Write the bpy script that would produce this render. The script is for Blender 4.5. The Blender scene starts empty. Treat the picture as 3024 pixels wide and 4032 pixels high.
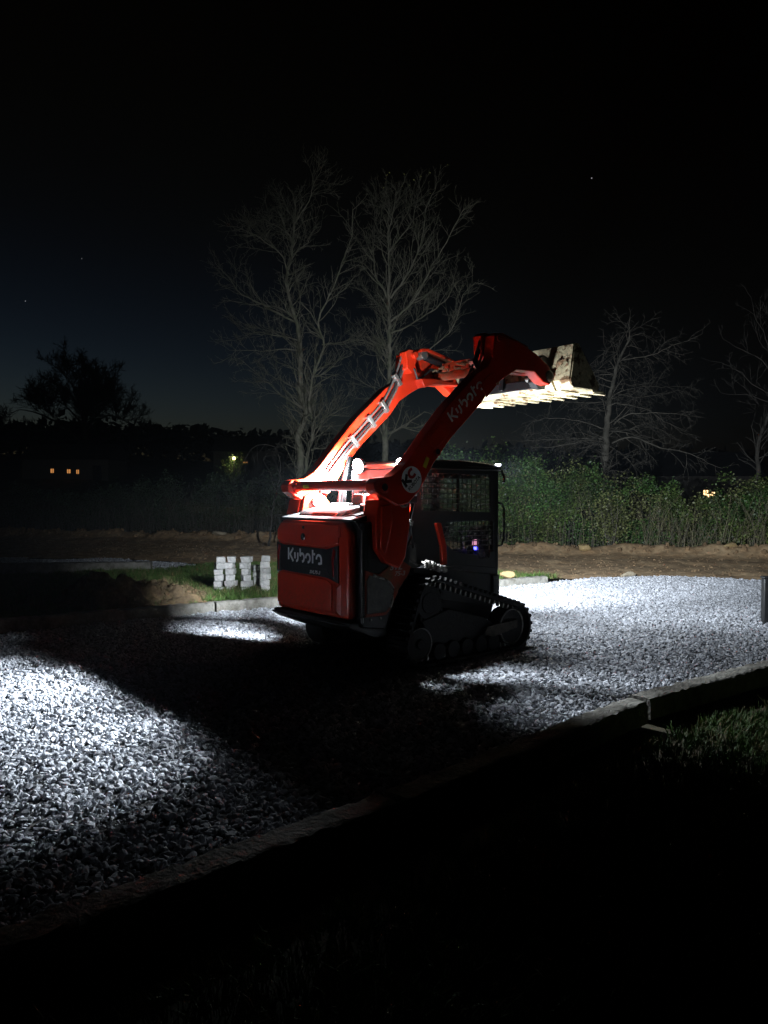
import bpy, bmesh, math, random
import numpy as np
from mathutils import Vector, Matrix, Euler
R = math.radians
random.seed(7); rng = np.random.default_rng(7)
scene = bpy.context.scene
C = bpy.context.collection

# ------------------------------------------------------------------ camera
cam_d = bpy.data.cameras.new('camera'); cam = bpy.data.objects.new('camera', cam_d); C.objects.link(cam)
cam.location = (0, 0, 1.7); cam.rotation_euler = (R(90 - 1.25), 0, 0)
cam_d.sensor_fit = 'HORIZONTAL'; cam_d.sensor_width = 36; cam_d.lens = 36 * 3028 / 3024
cam_d.clip_start = 0.05; cam_d.clip_end = 2000
scene.camera = cam
# ------------------------------------------------------------------ world, moonlight, exposure
world = bpy.data.worlds.new('World'); scene.world = world; world.use_nodes = True
wn = world.node_tree; bg = wn.nodes['Background']
sky = wn.nodes.new('ShaderNodeTexSky'); sky.sky_type = 'NISHITA'; sky.sun_disc = False
sky.sun_elevation = R(-7.6); sky.sun_rotation = R(-38); sky.altitude = 100
sky.air_density = 1.0; sky.dust_density = 2.5; sky.ozone_density = 1.3
wn.links.new(sky.outputs[0], bg.inputs[0]); bg.inputs[1].default_value = 2.2
sun_d = bpy.data.lights.new('moon', 'SUN'); sun = bpy.data.objects.new('moon', sun_d); C.objects.link(sun)
sun_d.energy = 0.0006; sun_d.angle = R(0.5); sun_d.color = (0.8, 0.88, 1.0); sun.rotation_euler = (R(50), 0, R(-150))
scene.view_settings.view_transform = 'Standard'; scene.view_settings.look = 'None'
scene.view_settings.exposure = 0.3; scene.view_settings.gamma = 1.0; scene.view_settings.use_curve_mapping = False
scene.cycles.max_bounces = 8; scene.cycles.diffuse_bounces = 3; scene.cycles.transparent_max_bounces = 12
scene.cycles.sample_clamp_indirect = 6.0; scene.cycles.use_denoising = True
scene.cycles.caustics_reflective = False; scene.cycles.caustics_refractive = False
REAR_W, FRONT_W = 2700, 3900        # work-light power
LED = (0.86, 0.93, 1.0)

# ------------------------------------------------------------------ materials
def mat(name, col, rough=0.6, metal=0.0, var=0.0, vscale=8.0, bump=0.0, bscale=40.0, col2=None, mixlo=0.45, mixhi=0.6, coat=0.0, detail=6.0, rvar=0.0, island=0.0, instance=0.0, low=0.0):
    m = bpy.data.materials.new(name); m.use_nodes = True
    nt = m.node_tree; b = nt.nodes['Principled BSDF']; N = nt.nodes.new; L = nt.links.new
    b.inputs['Base Color'].default_value = (*col, 1); b.inputs['Roughness'].default_value = rough; b.inputs['Metallic'].default_value = metal
    if coat: b.inputs['Coat Weight'].default_value = coat; b.inputs['Coat Roughness'].default_value = 0.08
    tc = N('ShaderNodeTexCoord'); src = tc.outputs['Object']
    out = None
    if col2 is not None:
        n = N('ShaderNodeTexNoise'); n.inputs['Scale'].default_value = vscale; n.inputs['Detail'].default_value = detail; n.inputs['Roughness'].default_value = 0.62
        L(src, n.inputs['Vector'])
        r = N('ShaderNodeMapRange'); r.inputs[1].default_value = mixlo; r.inputs[2].default_value = mixhi; L(n.outputs[0], r.inputs[0])
        fac = r.outputs[0]
        if low:
            sx = N('ShaderNodeSeparateXYZ'); L(src, sx.inputs[0]); lz = N('ShaderNodeMapRange'); lz.inputs[1].default_value = 0.5; lz.inputs[2].default_value = 1.05; lz.inputs[3].default_value = low; lz.inputs[4].default_value = 0.0; L(sx.outputs[2], lz.inputs[0])
            nl = N('ShaderNodeTexNoise'); nl.inputs['Scale'].default_value = 22; nl.inputs['Detail'].default_value = 8; nl.inputs['Roughness'].default_value = 0.7; L(src, nl.inputs['Vector'])
            rl = N('ShaderNodeMapRange'); rl.inputs[1].default_value = 0.42; rl.inputs[2].default_value = 0.62; L(nl.outputs[0], rl.inputs[0])
            ml = N('ShaderNodeMath'); ml.operation = 'MULTIPLY'; L(lz.outputs[0], ml.inputs[0]); L(rl.outputs[0], ml.inputs[1])
            ma = N('ShaderNodeMath'); ma.operation = 'MAXIMUM'; L(r.outputs[0], ma.inputs[0]); L(ml.outputs[0], ma.inputs[1]); fac = ma.outputs[0]
        mx = N('ShaderNodeMix'); mx.data_type = 'RGBA'; mx.inputs[6].default_value = (*col, 1); mx.inputs[7].default_value = (*col2, 1)
        L(fac, mx.inputs[0]); out = mx.outputs[2]
        if rvar:
            rr = N('ShaderNodeMapRange'); rr.inputs[3].default_value = rough; rr.inputs[4].default_value = min(1, rough + rvar); L(fac, rr.inputs[0]); L(rr.outputs[0], b.inputs['Roughness'])
    val = None
    if var:
        n2 = N('ShaderNodeTexNoise'); n2.inputs['Scale'].default_value = vscale * 2.3; n2.inputs['Detail'].default_value = 5; L(src, n2.inputs['Vector'])
        r2 = N('ShaderNodeMapRange'); r2.inputs[1].default_value = 0.3; r2.inputs[2].default_value = 0.7; r2.inputs[3].default_value = 1 - var; r2.inputs[4].default_value = 1 + var; L(n2.outputs[0], r2.inputs[0]); val = r2.outputs[0]
    if island or instance:
        if island: g = N('ShaderNodeNewGeometry'); rs = g.outputs['Random Per Island']; k = island
        else: g = N('ShaderNodeObjectInfo'); rs = g.outputs['Random']; k = instance
        r3 = N('ShaderNodeMapRange'); r3.inputs[3].default_value = 1 - k; r3.inputs[4].default_value = 1 + k; L(rs, r3.inputs[0])
        if val is None: val = r3.outputs[0]
        else:
            mm = N('ShaderNodeMath'); mm.operation = 'MULTIPLY'; L(val, mm.inputs[0]); L(r3.outputs[0], mm.inputs[1]); val = mm.outputs[0]
    if val is not None:
        h = N('ShaderNodeHueSaturation')
        if out is not None: L(out, h.inputs['Color'])
        else: h.inputs['Color'].default_value = (*col, 1)
        L(val, h.inputs['Value']); out = h.outputs[0]
    if out is not None: L(out, b.inputs['Base Color'])
    if bump:
        n3 = N('ShaderNodeTexNoise'); n3.inputs['Scale'].default_value = bscale; n3.inputs['Detail'].default_value = 8; L(src, n3.inputs['Vector'])
        bp = N('ShaderNodeBump'); bp.inputs['Strength'].default_value = bump; bp.inputs['Distance'].default_value = 0.02; L(n3.outputs[0], bp.inputs['Height']); L(bp.outputs[0], b.inputs['Normal'])
    return m
def emis(name, col, s):
    m = bpy.data.materials.new(name); m.use_nodes = True; nt = m.node_tree
    b = nt.nodes['Principled BSDF']; b.inputs['Base Color'].default_value = (0.1, 0.1, 0.1, 1)
    b.inputs['Emission Color'].default_value = (*col, 1); b.inputs['Emission Strength'].default_value = s
    return m
def glass(name, tint, fac, dust=0.28):
    m = bpy.data.materials.new(name); m.use_nodes = True; nt = m.node_tree; nt.nodes.remove(nt.nodes['Principled BSDF'])
    t = nt.nodes.new('ShaderNodeBsdfTransparent'); t.inputs[0].default_value = (*tint, 1)
    g = nt.nodes.new('ShaderNodeBsdfGlossy'); g.inputs['Roughness'].default_value = 0.05; g.inputs[0].default_value = (0.9, 0.9, 0.9, 1)
    x = nt.nodes.new('ShaderNodeMixShader'); x.inputs[0].default_value = fac; nt.links.new(t.outputs[0], x.inputs[1]); nt.links.new(g.outputs[0], x.inputs[2])
    df = nt.nodes.new('ShaderNodeBsdfDiffuse'); df.inputs[0].default_value = (0.62, 0.6, 0.55, 1)
    nz = nt.nodes.new('ShaderNodeTexNoise'); nz.inputs['Scale'].default_value = 5.0; nz.inputs['Detail'].default_value = 7.0; tc = nt.nodes.new('ShaderNodeTexCoord'); nt.links.new(tc.outputs['Object'], nz.inputs['Vector'])
    mr = nt.nodes.new('ShaderNodeMapRange'); mr.inputs[1].default_value = 0.35; mr.inputs[2].default_value = 0.7; mr.inputs[3].default_value = dust * 0.4; mr.inputs[4].default_value = dust * 1.5; nt.links.new(nz.outputs[0], mr.inputs[0])
    y = nt.nodes.new('ShaderNodeMixShader'); nt.links.new(mr.outputs[0], y.inputs[0]); nt.links.new(x.outputs[0], y.inputs[1]); nt.links.new(df.outputs[0], y.inputs[2])
    nt.links.new(y.outputs[0], nt.nodes['Material Output'].inputs[0]); return m
M = {}
M['orange'] = mat('orange_paint', (0.58, 0.028, 0.007), 0.3, 0, 0.06, 3, 0.02, 300, col2=(0.3, 0.065, 0.03), mixlo=0.54, mixhi=0.82, coat=0.25, rvar=0.35, low=0.75)
M['orange_dirty'] = mat('dirty_orange_paint', (0.4, 0.045, 0.012), 0.5, 0, 0.15, 6, 0.25, 60, col2=(0.2, 0.1, 0.05), mixlo=0.5, mixhi=0.66, rvar=0.3)
M['black'] = mat('black_paint', (0.011, 0.0115, 0.013), 0.38, 0, 0.2, 6, 0.05, 120, col2=(0.03, 0.027, 0.024), mixlo=0.55, mixhi=0.75, rvar=0.3, low=0.6)
M['charcoal'] = mat('charcoal_panel', (0.028, 0.029, 0.03), 0.45, 0, 0.15, 5, 0.05, 200, col2=(0.055, 0.05, 0.044), mixlo=0.52, mixhi=0.75, rvar=0.3)
M['plate'] = mat('grey_plate', (0.14, 0.135, 0.12), 0.6, 0, 0.2, 8, 0.2, 60, col2=(0.24, 0.21, 0.17), mixlo=0.5, mixhi=0.7)
M['rubber'] = mat('track_rubber', (0.012, 0.012, 0.012), 0.85, 0, 0.25, 10, 0.4, 50, col2=(0.03, 0.027, 0.022), mixlo=0.55, mixhi=0.75)
M['steel'] = mat('worn_steel', (0.33, 0.32, 0.3), 0.42, 0.8, 0.15, 12, 0.15, 60, col2=(0.16, 0.11, 0.07), mixlo=0.52, mixhi=0.66, rvar=0.4)
M['bucket'] = mat('bucket_steel', (0.7, 0.6, 0.38), 0.6, 0.15, 0.2, 9, 0.4, 35, col2=(0.2, 0.115, 0.055), mixlo=0.53, mixhi=0.60, rvar=0.3, detail=9)
M['chrome'] = mat('chrome_rod', (0.75, 0.75, 0.76), 0.14, 1.0)
M['hose'] = mat('hydraulic_hose', (0.02, 0.02, 0.02), 0.5)
M['mud'] = mat('caked_mud', (0.21, 0.12, 0.06), 0.95, 0, 0.3, 14, 0.9, 25, col2=(0.3, 0.2, 0.12))
M['mudwhite'] = mat('dried_mud', (0.5, 0.48, 0.44), 0.9, 0, 0.25, 14, 0.7, 30, col2=(0.12, 0.1, 0.08), mixlo=0.52, mixhi=0.6)
M['decal'] = mat('white_decal', (0.9, 0.9, 0.89), 0.45)
M['decal_grey'] = mat('grey_decal', (0.5, 0.5, 0.5), 0.45)
M['decal_black'] = mat('black_decal', (0.012, 0.012, 0.012), 0.4)
M['decal_red'] = mat('red_decal', (0.45, 0.02, 0.015), 0.4)
M['yellow'] = mat('yellow_sticker', (0.62, 0.5, 0.03), 0.5)
M['tail'] = mat('tail_lamp_red', (0.28, 0.01, 0.012), 0.15, coat=0.6)
M['seat'] = mat('seat_vinyl', (0.03, 0.03, 0.034), 0.5, bump=0.1)
M['glass'] = glass('cab_glass', (0.93, 0.95, 0.95), 0.04)
M['lens'] = emis('lamp_lens_lit', LED, 60.0)
M['lens_front'] = emis('front_lens_lit', (0.8, 0.85, 1.0), 14.0)
M['screen_pink'] = emis('display_pink', (1.0, 0.42, 0.62), 1.0)
M['screen_blue'] = emis('display_blue', (0.06, 0.06, 1.0), 12.0)
M['window_warm'] = emis('window_warm', (1.0, 0.42, 0.12), 0.45)
M['window_bright'] = emis('window_bright', (1.0, 0.6, 0.28), 3.0)
M['lamp_yellow'] = emis('yard_lamp_glow', (0.9, 0.85, 0.25), 4.0)
M['star'] = emis('star_light', (0.9, 0.92, 1.0), 0.3)
M['gear'] = mat('muddy_gear', (0.011, 0.0105, 0.01), 0.8, 0, 0.3, 12, 0.4, 40, col2=(0.035, 0.03, 0.024), mixlo=0.55, mixhi=0.7)
M['gear_plate'] = mat('muddy_plate', (0.075, 0.064, 0.05), 0.8, 0, 0.3, 12, 0.4, 40, col2=(0.025, 0.022, 0.02), mixlo=0.48, mixhi=0.62)
M['gravel'] = mat('gravel_stone', (0.46, 0.48, 0.525), 0.8, 0, 0.25, 30, 0.3, 90, instance=0.5, col2=(0.34, 0.34, 0.35), mixlo=0.5, mixhi=0.75)
M['gravel_bed'] = mat('gravel_bed', (0.03, 0.03, 0.031), 0.95, 0, 0.5, 18, 1.0, 30, col2=(0.08, 0.08, 0.08), mixlo=0.5, mixhi=0.6)  # near-black: the shade between the stones is put into the bed's colour
M['dirt'] = mat('bare_dirt', (0.38, 0.25, 0.135), 0.95, 0, 0.35, 2.5, 1.0, 9, col2=(0.5, 0.36, 0.21), mixlo=0.42, mixhi=0.62, detail=10)
M['clod'] = mat('dirt_clod', (0.3, 0.2, 0.11), 0.95, 0, 0.3, 9, 0.8, 25, instance=0.35)
M['topsoil'] = mat('dug_topsoil', (0.15, 0.105, 0.06), 0.95, 0, 0.35, 6, 1.0, 18, col2=(0.24, 0.17, 0.09))
M['rock'] = mat('yellow_rock', (0.52, 0.38, 0.17), 0.85, 0, 0.25, 9, 0.7, 24, col2=(0.36, 0.27, 0.15))
M['rockgrey'] = mat('pale_rock', (0.42, 0.36, 0.26), 0.85, 0, 0.25, 9, 0.7, 24)
M['ground'] = mat('rough_ground', (0.035, 0.045, 0.018), 0.95, 0, 0.4, 1.2, 0.8, 6, col2=(0.09, 0.07, 0.04))
M['concrete'] = mat('kerb_concrete', (0.29, 0.28, 0.25), 0.9, 0, 0.25, 5, 0.9, 32, col2=(0.14, 0.13, 0.105), mixlo=0.48, mixhi=0.7, detail=10)
M['block'] = mat('block_concrete', (0.72, 0.72, 0.71), 0.9, 0, 0.15, 10, 0.5, 45, instance=0.12)
M['grass'] = mat('grass_blade', (0.075, 0.15, 0.028), 0.65, instance=0.45)
M['grass_dry'] = mat('dry_grass', (0.2, 0.17, 0.075), 0.75, instance=0.4)
M['leaf'] = mat('hedge_leaf', (0.05, 0.115, 0.026), 0.5, 0, 0.5, 0.5, island=0.6, col2=(0.1, 0.135, 0.032))
M['leaf_pale'] = mat('pale_hedge_leaf', (0.15, 0.17, 0.06), 0.5, 0, 0.4, 0.5, island=0.5)
M['leaf_dark'] = mat('scrub_leaf', (0.045, 0.075, 0.035), 0.6, 0, 0.4, 0.6, island=0.5)
M['leaf_yellow'] = mat('last_leaf', (0.35, 0.36, 0.08), 0.6, island=0.3)
M['stalk'] = mat('dry_stalk', (0.26, 0.23, 0.14), 0.8, island=0.4)
M['twig'] = mat('bare_twig', (0.15, 0.14, 0.115), 0.85, island=0.3)
M['bark'] = mat('grey_bark', (0.15, 0.142, 0.108), 0.9, 0, 0.3, 3, 0.6, 14, col2=(0.11, 0.115, 0.075))
M['bark_oak'] = mat('oak_bark', (0.09, 0.083, 0.068), 0.9, 0, 0.3, 3, 0.6, 14, col2=(0.055, 0.052, 0.042))
M['bark_dark'] = mat('dark_bark', (0.035, 0.032, 0.027), 0.9, 0, 0.3, 3, 0.6, 14)
M['wood_far'] = mat('far_wood', (0.02, 0.022, 0.02), 1.0)
M['siding'] = mat('dark_siding', (0.12, 0.11, 0.1), 0.8); M['roofing'] = mat('dark_roofing', (0.04, 0.04, 0.045), 0.9)

# ------------------------------------------------------------------ mesh helpers
def smooth_angle(me, ang=35):
    me.polygons.foreach_set('use_smooth', [True] * len(me.polygons)); me.set_sharp_from_angle(angle=R(ang)); me.update()
class MB:
    def __init__(s): s.v = []; s.f = []
    def add(s, vs, fs):
        o = len(s.v); s.v += [tuple(p) for p in vs]; s.f += [tuple(i + o for i in f) for f in fs]; return s
    def box(s, x0, x1, y0, y1, z0, z1, mtx=None):
        vs = [Vector((x, y, z)) for z in (z0, z1) for y in (y0, y1) for x in (x0, x1)]
        if mtx is not None: vs = [mtx @ p for p in vs]
        return s.add(vs, [(0, 2, 3, 1), (4, 5, 7, 6), (0, 1, 5, 4), (2, 6, 7, 3), (0, 4, 6, 2), (1, 3, 7, 5)])
    def prism(s, poly, axis, a, b):
        n = len(poly); ar = sum(poly[i][0] * poly[(i + 1) % n][1] - poly[(i + 1) % n][0] * poly[i][1] for i in range(n))
        if ar < 0: poly = poly[::-1]
        P = {'y': lambda u, w, t: (u, t, w), 'x': lambda u, w, t: (t, u, w), 'z': lambda u, w, t: (u, w, t)}[axis]
        if (axis == 'y') == (a < b): a, b = b, a     # outward winding
        vs = [P(u, w, a) for u, w in poly] + [P(u, w, b) for u, w in poly]
        fs = [tuple(range(n))[::-1], tuple(range(n, 2 * n))] + [(i, (i + 1) % n, n + (i + 1) % n, n + i) for i in range(n)]
        return s.add(vs, fs)
    def tube(s, pts, r, n=8, caps=True):
        pts = [Vector(p) for p in pts]; rs = r if isinstance(r, (list, tuple)) else [r] * len(pts)
        up = Vector((0, 0, 1)); base = len(s.v); u = None
        for i, p in enumerate(pts):
            t = (pts[min(i + 1, len(pts) - 1)] - pts[max(i - 1, 0)])
            t = t.normalized() if t.length > 1e-9 else Vector((0, 0, 1))
            if u is None: u = t.cross(up if abs(t.z) < 0.9 else Vector((1, 0, 0))).normalized()
            else:
                u = u - t * u.dot(t); u = u.normalized() if u.length > 1e-6 else t.orthogonal().normalized()
            w = t.cross(u)
            for k in range(n):
                a = 2 * math.pi * k / n; q = p + (u * math.cos(a) + w * math.sin(a)) * rs[i]; s.v.append((q.x, q.y, q.z))
        for i in range(len(pts) - 1):
            for k in range(n):
                a = base + i * n + k; b2 = base + i * n + (k + 1) % n; s.f.append((a, b2, b2 + n, a + n))
        if caps: s.f.append(tuple(range(base, base + n))[::-1]); e = base + (len(pts) - 1) * n; s.f.append(tuple(range(e, e + n)))
        return s
    def cyl(s, a, b, r, n=20): return s.tube([a, b], r, n)
    def build(s, name, m, parent=None, bevel=0.0, seg=2, smooth=35, sub=0):
        me = bpy.data.meshes.new(name); me.from_pydata(s.v, [], s.f); me.update()
        if m is not None: me.materials.append(m)
        if smooth: smooth_angle(me, smooth)
        o = bpy.data.objects.new(name, me); C.objects.link(o); o.parent = parent
        if bevel:
            b = o.modifiers.new('bevel', 'BEVEL'); b.width = bevel; b.segments = seg; b.limit_method = 'ANGLE'; b.angle_limit = R(35); b.harden_normals = False
        return o
def tag(o, label=None, cat=None, group=None, kind=None):
    if label: o['label'] = label
    if cat: o['category'] = cat
    if group: o['group'] = group
    if kind: o['kind'] = kind
    return o
def empty(name, loc=(0, 0, 0), rz=0):
    o = bpy.data.objects.new(name, None); C.objects.link(o); o.location = loc; o.rotation_euler = (0, 0, rz); o.empty_display_size = 0.2; return o
def np_mesh(name, verts, faces, m, parent=None, smooth=False):
    """verts (n,3), faces (k,3|4) arrays"""
    me = bpy.data.meshes.new(name); k = faces.shape[1]
    me.vertices.add(len(verts)); me.vertices.foreach_set('co', np.asarray(verts, np.float32).ravel())
    me.loops.add(faces.size); me.loops.foreach_set('vertex_index', faces.astype(np.int32).ravel())
    me.polygons.add(len(faces)); me.polygons.foreach_set('loop_start', np.arange(0, faces.size, k, dtype=np.int32))
    me.update(calc_edges=True); me.validate()
    if smooth: me.polygons.foreach_set('use_smooth', [True] * len(faces))
    me.materials.append(m); o = bpy.data.objects.new(name, me); C.objects.link(o); o.parent = parent; return o
def hash_noise(x, y, seed=0):
    def h(i, j): 
        v = np.sin(i * 127.1 + j * 311.7 + seed * 74.7) * 43758.5453; return v - np.floor(v)
    xi, yi = np.floor(x), np.floor(y); fx, fy = x - xi, y - yi; fx = fx * fx * (3 - 2 * fx); fy = fy * fy * (3 - 2 * fy)
    return (h(xi, yi) * (1 - fx) + h(xi + 1, yi) * fx) * (1 - fy) + (h(xi, yi + 1) * (1 - fx) + h(xi + 1, yi + 1) * fx) * fy
def fbm(x, y, seed=0, oct=4):
    s = 0; a = 0.5
    for k in range(oct): s = s + a * (hash_noise(x * 2 ** k, y * 2 ** k, seed + k) - 0.5); a *= 0.5
    return s
def at(px, py, Y):      # a point seen in the photograph, at its real distance Y
    return Vector(((px - 1512) / 3028 * Y, Y, 1.7 + (1950 - py) / 3028 * Y))

# ------------------------------------------------------------------ the setting: terrain
def terrain_h(x, y):
    d = np.clip((y - 40) / 95, 0, 1); d = d * d * (3 - 2 * d)
    ang = x / np.maximum(y, 1)
    f = 8.6 - 5.0 * np.clip((ang + 0.35) / 0.5, 0, 1)
    return d * f + np.where(y > 45, fbm(x * 0.05, y * 0.05, 3) * 2.0 * d, 0)
gx = np.concatenate([np.linspace(-290, -60, 24), np.linspace(-55, 55, 45), np.linspace(60, 290, 24)])
gy = np.concatenate([np.linspace(-60, 30, 25), np.linspace(33, 200, 50), np.linspace(215, 300, 8)])
X, Y = np.meshgrid(gx, gy); Z = terrain_h(X, Y) - 0.06
V = np.stack([X.ravel(), Y.ravel(), Z.ravel()], 1); nx = len(gx); i = np.arange(nx - 1)[None] + np.arange(len(gy) - 1)[:, None] * nx; i = i.ravel()
tag(np_mesh('ground', V, np.stack([i, i + 1, i + nx + 1, i + nx], 1), M['ground'], smooth=True), kind='structure')

# ------------------------------------------------------------------ point scatter for what nobody could count (gravel, grass, clods)
def scatter_nodes(name, protos, density, smin, smax, tilt, material=None, seed=0, power=0):
    ng = bpy.data.node_groups.new(name, 'GeometryNodeTree')
    ng.interface.new_socket('Geometry', in_out='INPUT', socket_type='NodeSocketGeometry'); ng.interface.new_socket('Geometry', in_out='OUTPUT', socket_type='NodeSocketGeometry')
    N = ng.nodes.new; L = ng.links.new; gi = N('NodeGroupInput'); go = N('NodeGroupOutput')
    dp = N('GeometryNodeDistributePointsOnFaces'); dp.distribute_method = 'RANDOM'; dp.inputs['Density'].default_value = density; dp.inputs['Seed'].default_value = seed
    L(gi.outputs[0], dp.inputs['Mesh'])
    gtoi = N('GeometryNodeGeometryToInstance')
    for p in protos[::-1]:
        oi = N('GeometryNodeObjectInfo'); oi.inputs['Object'].default_value = p; oi.inputs['As Instance'].default_value = False; L(oi.outputs['Geometry'], gtoi.inputs[0])
    ins = N('GeometryNodeInstanceOnPoints'); L(dp.outputs['Points'], ins.inputs['Points'])
    # one instance per prototype, picked at random
    join = N('GeometryNodeJoinGeometry')
    for p in protos:
        oi = N('GeometryNodeObjectInfo'); oi.inputs['Object'].default_value = p; oi.inputs['As Instance'].default_value = True; L(oi.outputs['Geometry'], join.inputs[0])
    ng.nodes.remove(gtoi)
    L(join.outputs[0], ins.inputs['Instance']); ins.inputs['Pick Instance'].default_value = True
    rv = N('FunctionNodeRandomValue'); rv.data_type = 'FLOAT_VECTOR'; rv.inputs[0].default_value = (-tilt, -tilt, 0); rv.inputs[1].default_value = (tilt, tilt, 6.283)
    L(rv.outputs[0], ins.inputs['Rotation'])
    rs = N('FunctionNodeRandomValue'); rs.data_type = 'FLOAT'; rs.inputs[2].default_value = smin; rs.inputs[3].default_value = smax; rs.inputs['Seed'].default_value = 3 + seed
    if power:
        rs.inputs[2].default_value = 0.0; rs.inputs[3].default_value = 1.0
        pw = N('ShaderNodeMath'); pw.operation = 'POWER'; L(rs.outputs[1], pw.inputs[0]); pw.inputs[1].default_value = power
        mr = N('ShaderNodeMapRange'); L(pw.outputs[0], mr.inputs[0]); mr.inputs[3].default_value = smin; mr.inputs[4].default_value = smax; L(mr.outputs[0], ins.inputs['Scale'])
    else: L(rs.outputs[1], ins.inputs['Scale'])
    if True: jo = N('GeometryNodeJoinGeometry'); L(ins.outputs[0], jo.inputs[0]); L(jo.outputs[0], go.inputs[0])
    return ng
def scatter(o, ng):
    md = o.modifiers.new('scatter', 'NODES'); md.node_group = ng; return o
def rock_mesh(name, m, seed, sx=1, sy=1, sz=0.7, sub=2, amp=0.3, flat=True):
    bm = bmesh.new(); bmesh.ops.create_icosphere(bm, subdivisions=sub, radius=1); r = random.Random(seed)
    planes = [(Vector((r.gauss(0, 1), r.gauss(0, 1), r.gauss(0, 1))).normalized(), r.uniform(0.45, 0.85)) for _ in range(9)]
    for v in bm.verts:
        p = v.co.copy()
        for n, d in planes:
            k = p.dot(n)
            if k > d: p -= n * (k - d)
        p *= 1 + r.uniform(-amp, amp) * 0.25
        v.co = Vector((p.x * sx, p.y * sy, p.z * sz))
    me = bpy.data.meshes.new(name); bm.to_mesh(me); bm.free(); me.materials.append(m)
    if not flat: smooth_angle(me, 40)
    return me
def proto(name, me): return bpy.data.objects.new(name, me)      # never linked to the scene: only instanced
stones = [proto('stone_shape', rock_mesh('stone', M['gravel'], 20 + k, random.uniform(0.95, 1.4), random.uniform(0.6, 0.95), random.uniform(0.35, 0.65), sub=1 if k < 3 else 2)) for k in range(7)]
gravel_ng = scatter_nodes('gravel_scatter', stones, 1650, 0.008, 0.04, 0.95, power=1.7)

def sheet(name, poly, z, m, step=None, hfun=None, kind='structure'):
    """a polygon filled with a regular grid, so that it can carry relief"""
    P = np.array(poly); x0, y0 = P.min(0); x1, y1 = P.max(0)
    if step is None:
        bm = bmesh.new(); vs = [bm.verts.new((x, y, z)) for x, y in poly]; f = bm.faces.new(vs)
        if f.normal.z < 0: f.normal_flip()
        bm.normal_update()
        if f.normal.z < 0: f.normal_flip()
        me = bpy.data.meshes.new(name); bm.to_mesh(me); bm.free(); me.materials.append(m); o = bpy.data.objects.new(name, me); C.objects.link(o); return tag(o, kind=kind)
    xs = np.arange(x0, x1 + step, step); ys = np.arange(y0, y1 + step, step); X, Y = np.meshgrid(xs, ys)
    inside = np.zeros(X.shape, bool); n = len(poly)
    for a in range(n):
        xa, ya = poly[a]; xb, yb = poly[(a + 1) % n]
        c = ((ya > Y) != (yb > Y)) & (X < (xb - xa) * (Y - ya) / (yb - ya + 1e-12) + xa); inside ^= c
    Z = z + (hfun(X, Y) if hfun else 0 * X); nx = len(xs)
    idx = (np.arange(nx - 1)[None] + np.arange(len(ys) - 1)[:, None] * nx)
    ok = inside[:-1, :-1] & inside[1:, 1:] & inside[:-1, 1:] & inside[1:, :-1]; i = idx[ok]
    o = np_mesh(name, np.stack([X.ravel(), Y.ravel(), Z.ravel()], 1), np.stack([i, i + 1, i + nx + 1, i + nx], 1), m, smooth=True)
    return tag(o, kind=kind)
# gravel parking pad between the two rows of kerbs
pad = [(-9, 6.4), (-4.8, 9.5), (-2.5, 11.15), (3.1, 14.85), (4.2, 15.7), (6.2, 16.1), (7.6, 15.2), (9.2, 15.4), (16, 14.6), (16, 15.0 - 3.2), (7.2, 9.85), (4.34, 7.79), (1.92, 5.96), (0.02, 4.04), (-2.19, 2.07), (-3.2, 1.0), (-9, 1.0)]
def pad_h(x, y): return fbm(x * 0.8, y * 0.8, 11) * 0.09 + fbm(x * 3.0, y * 3.0, 12, 3) * 0.02
sheet('gravel_pad', pad, 0.0, M['gravel_bed'], 0.15, pad_h)
g = sheet('gravel', pad, 0.006, M['gravel'], 0.15, pad_h, kind='stuff'); scatter(g, gravel_ng); tag(g, 'pale grey crushed stone covering the parking pad', 'gravel')
patch = [(-16, 21.6), (-10.5, 21.0), (-6.9, 20.6), (-4.45, 18.9), (-5.0, 16.95), (-8.2, 16.4), (-16, 16.6)]
sheet('gravel_patch', patch, -0.01, M['gravel_bed'], 0.3, pad_h)
g = sheet('gravel_strip', patch, -0.004, M['gravel'], 0.3, pad_h, kind='stuff'); scatter(g, scatter_nodes('strip_scatter', stones, 420, 0.018, 0.04, 0.7)); tag(g, 'grey gravel strip beyond the grass at the left', 'gravel')

# bare dirt lane with a crumbly bank along the brush
lane_far = [(-34, 40), (-17, 33.4), (-4.2, 29.0), (3.8, 23.4), (10.7, 21.4), (26, 17.5)]
lane_near = [(24, 12.5), (16, 14.2), (9.2, 15.1), (7.5, 14.9), (6.2, 15.8), (4.1, 15.4), (2.9, 16.0), (-2.7, 19.0), (-4.4, 18.7), (-6.9, 20.4), (-10.7, 20.8), (-34, 22)]
def far_dist(X, Y):       # distance in front of the far edge of the lane
    xs = np.array([p[0] for p in lane_far]); ys = np.array([p[1] for p in lane_far]); return np.interp(X, xs, ys) - Y
def lane_h(X, Y):
    d = far_dist(X, Y); ridge = np.exp(-((d - 0.45) / 0.4) ** 2)
    ruts = 0.05 * np.sin(d * 2.6 + fbm(X * 0.3, Y * 0.3, 5) * 3) * np.clip(1 - d / 7, 0, 1)
    return fbm(X * 1.6, Y * 1.6, 8, 5) * 0.16 + ruts + ridge * (0.16 + 0.5 * np.clip(fbm(X * 1.3, Y * 1.3, 17, 4) + 0.1, 0, 1)) - 0.02
sheet('dirt_lane', lane_far + lane_near, 0.02, M['dirt'], 0.12, lane_h)
clods = [proto('clod_shape', rock_mesh('clod', M['clod'], 60 + k, 1, 0.85, 0.7, sub=1)) for k in range(4)]
edge = [(x, y - 0.05) for x, y in lane_far] + [(x, y - 1.0) for x, y in lane_far[::-1]]
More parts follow.
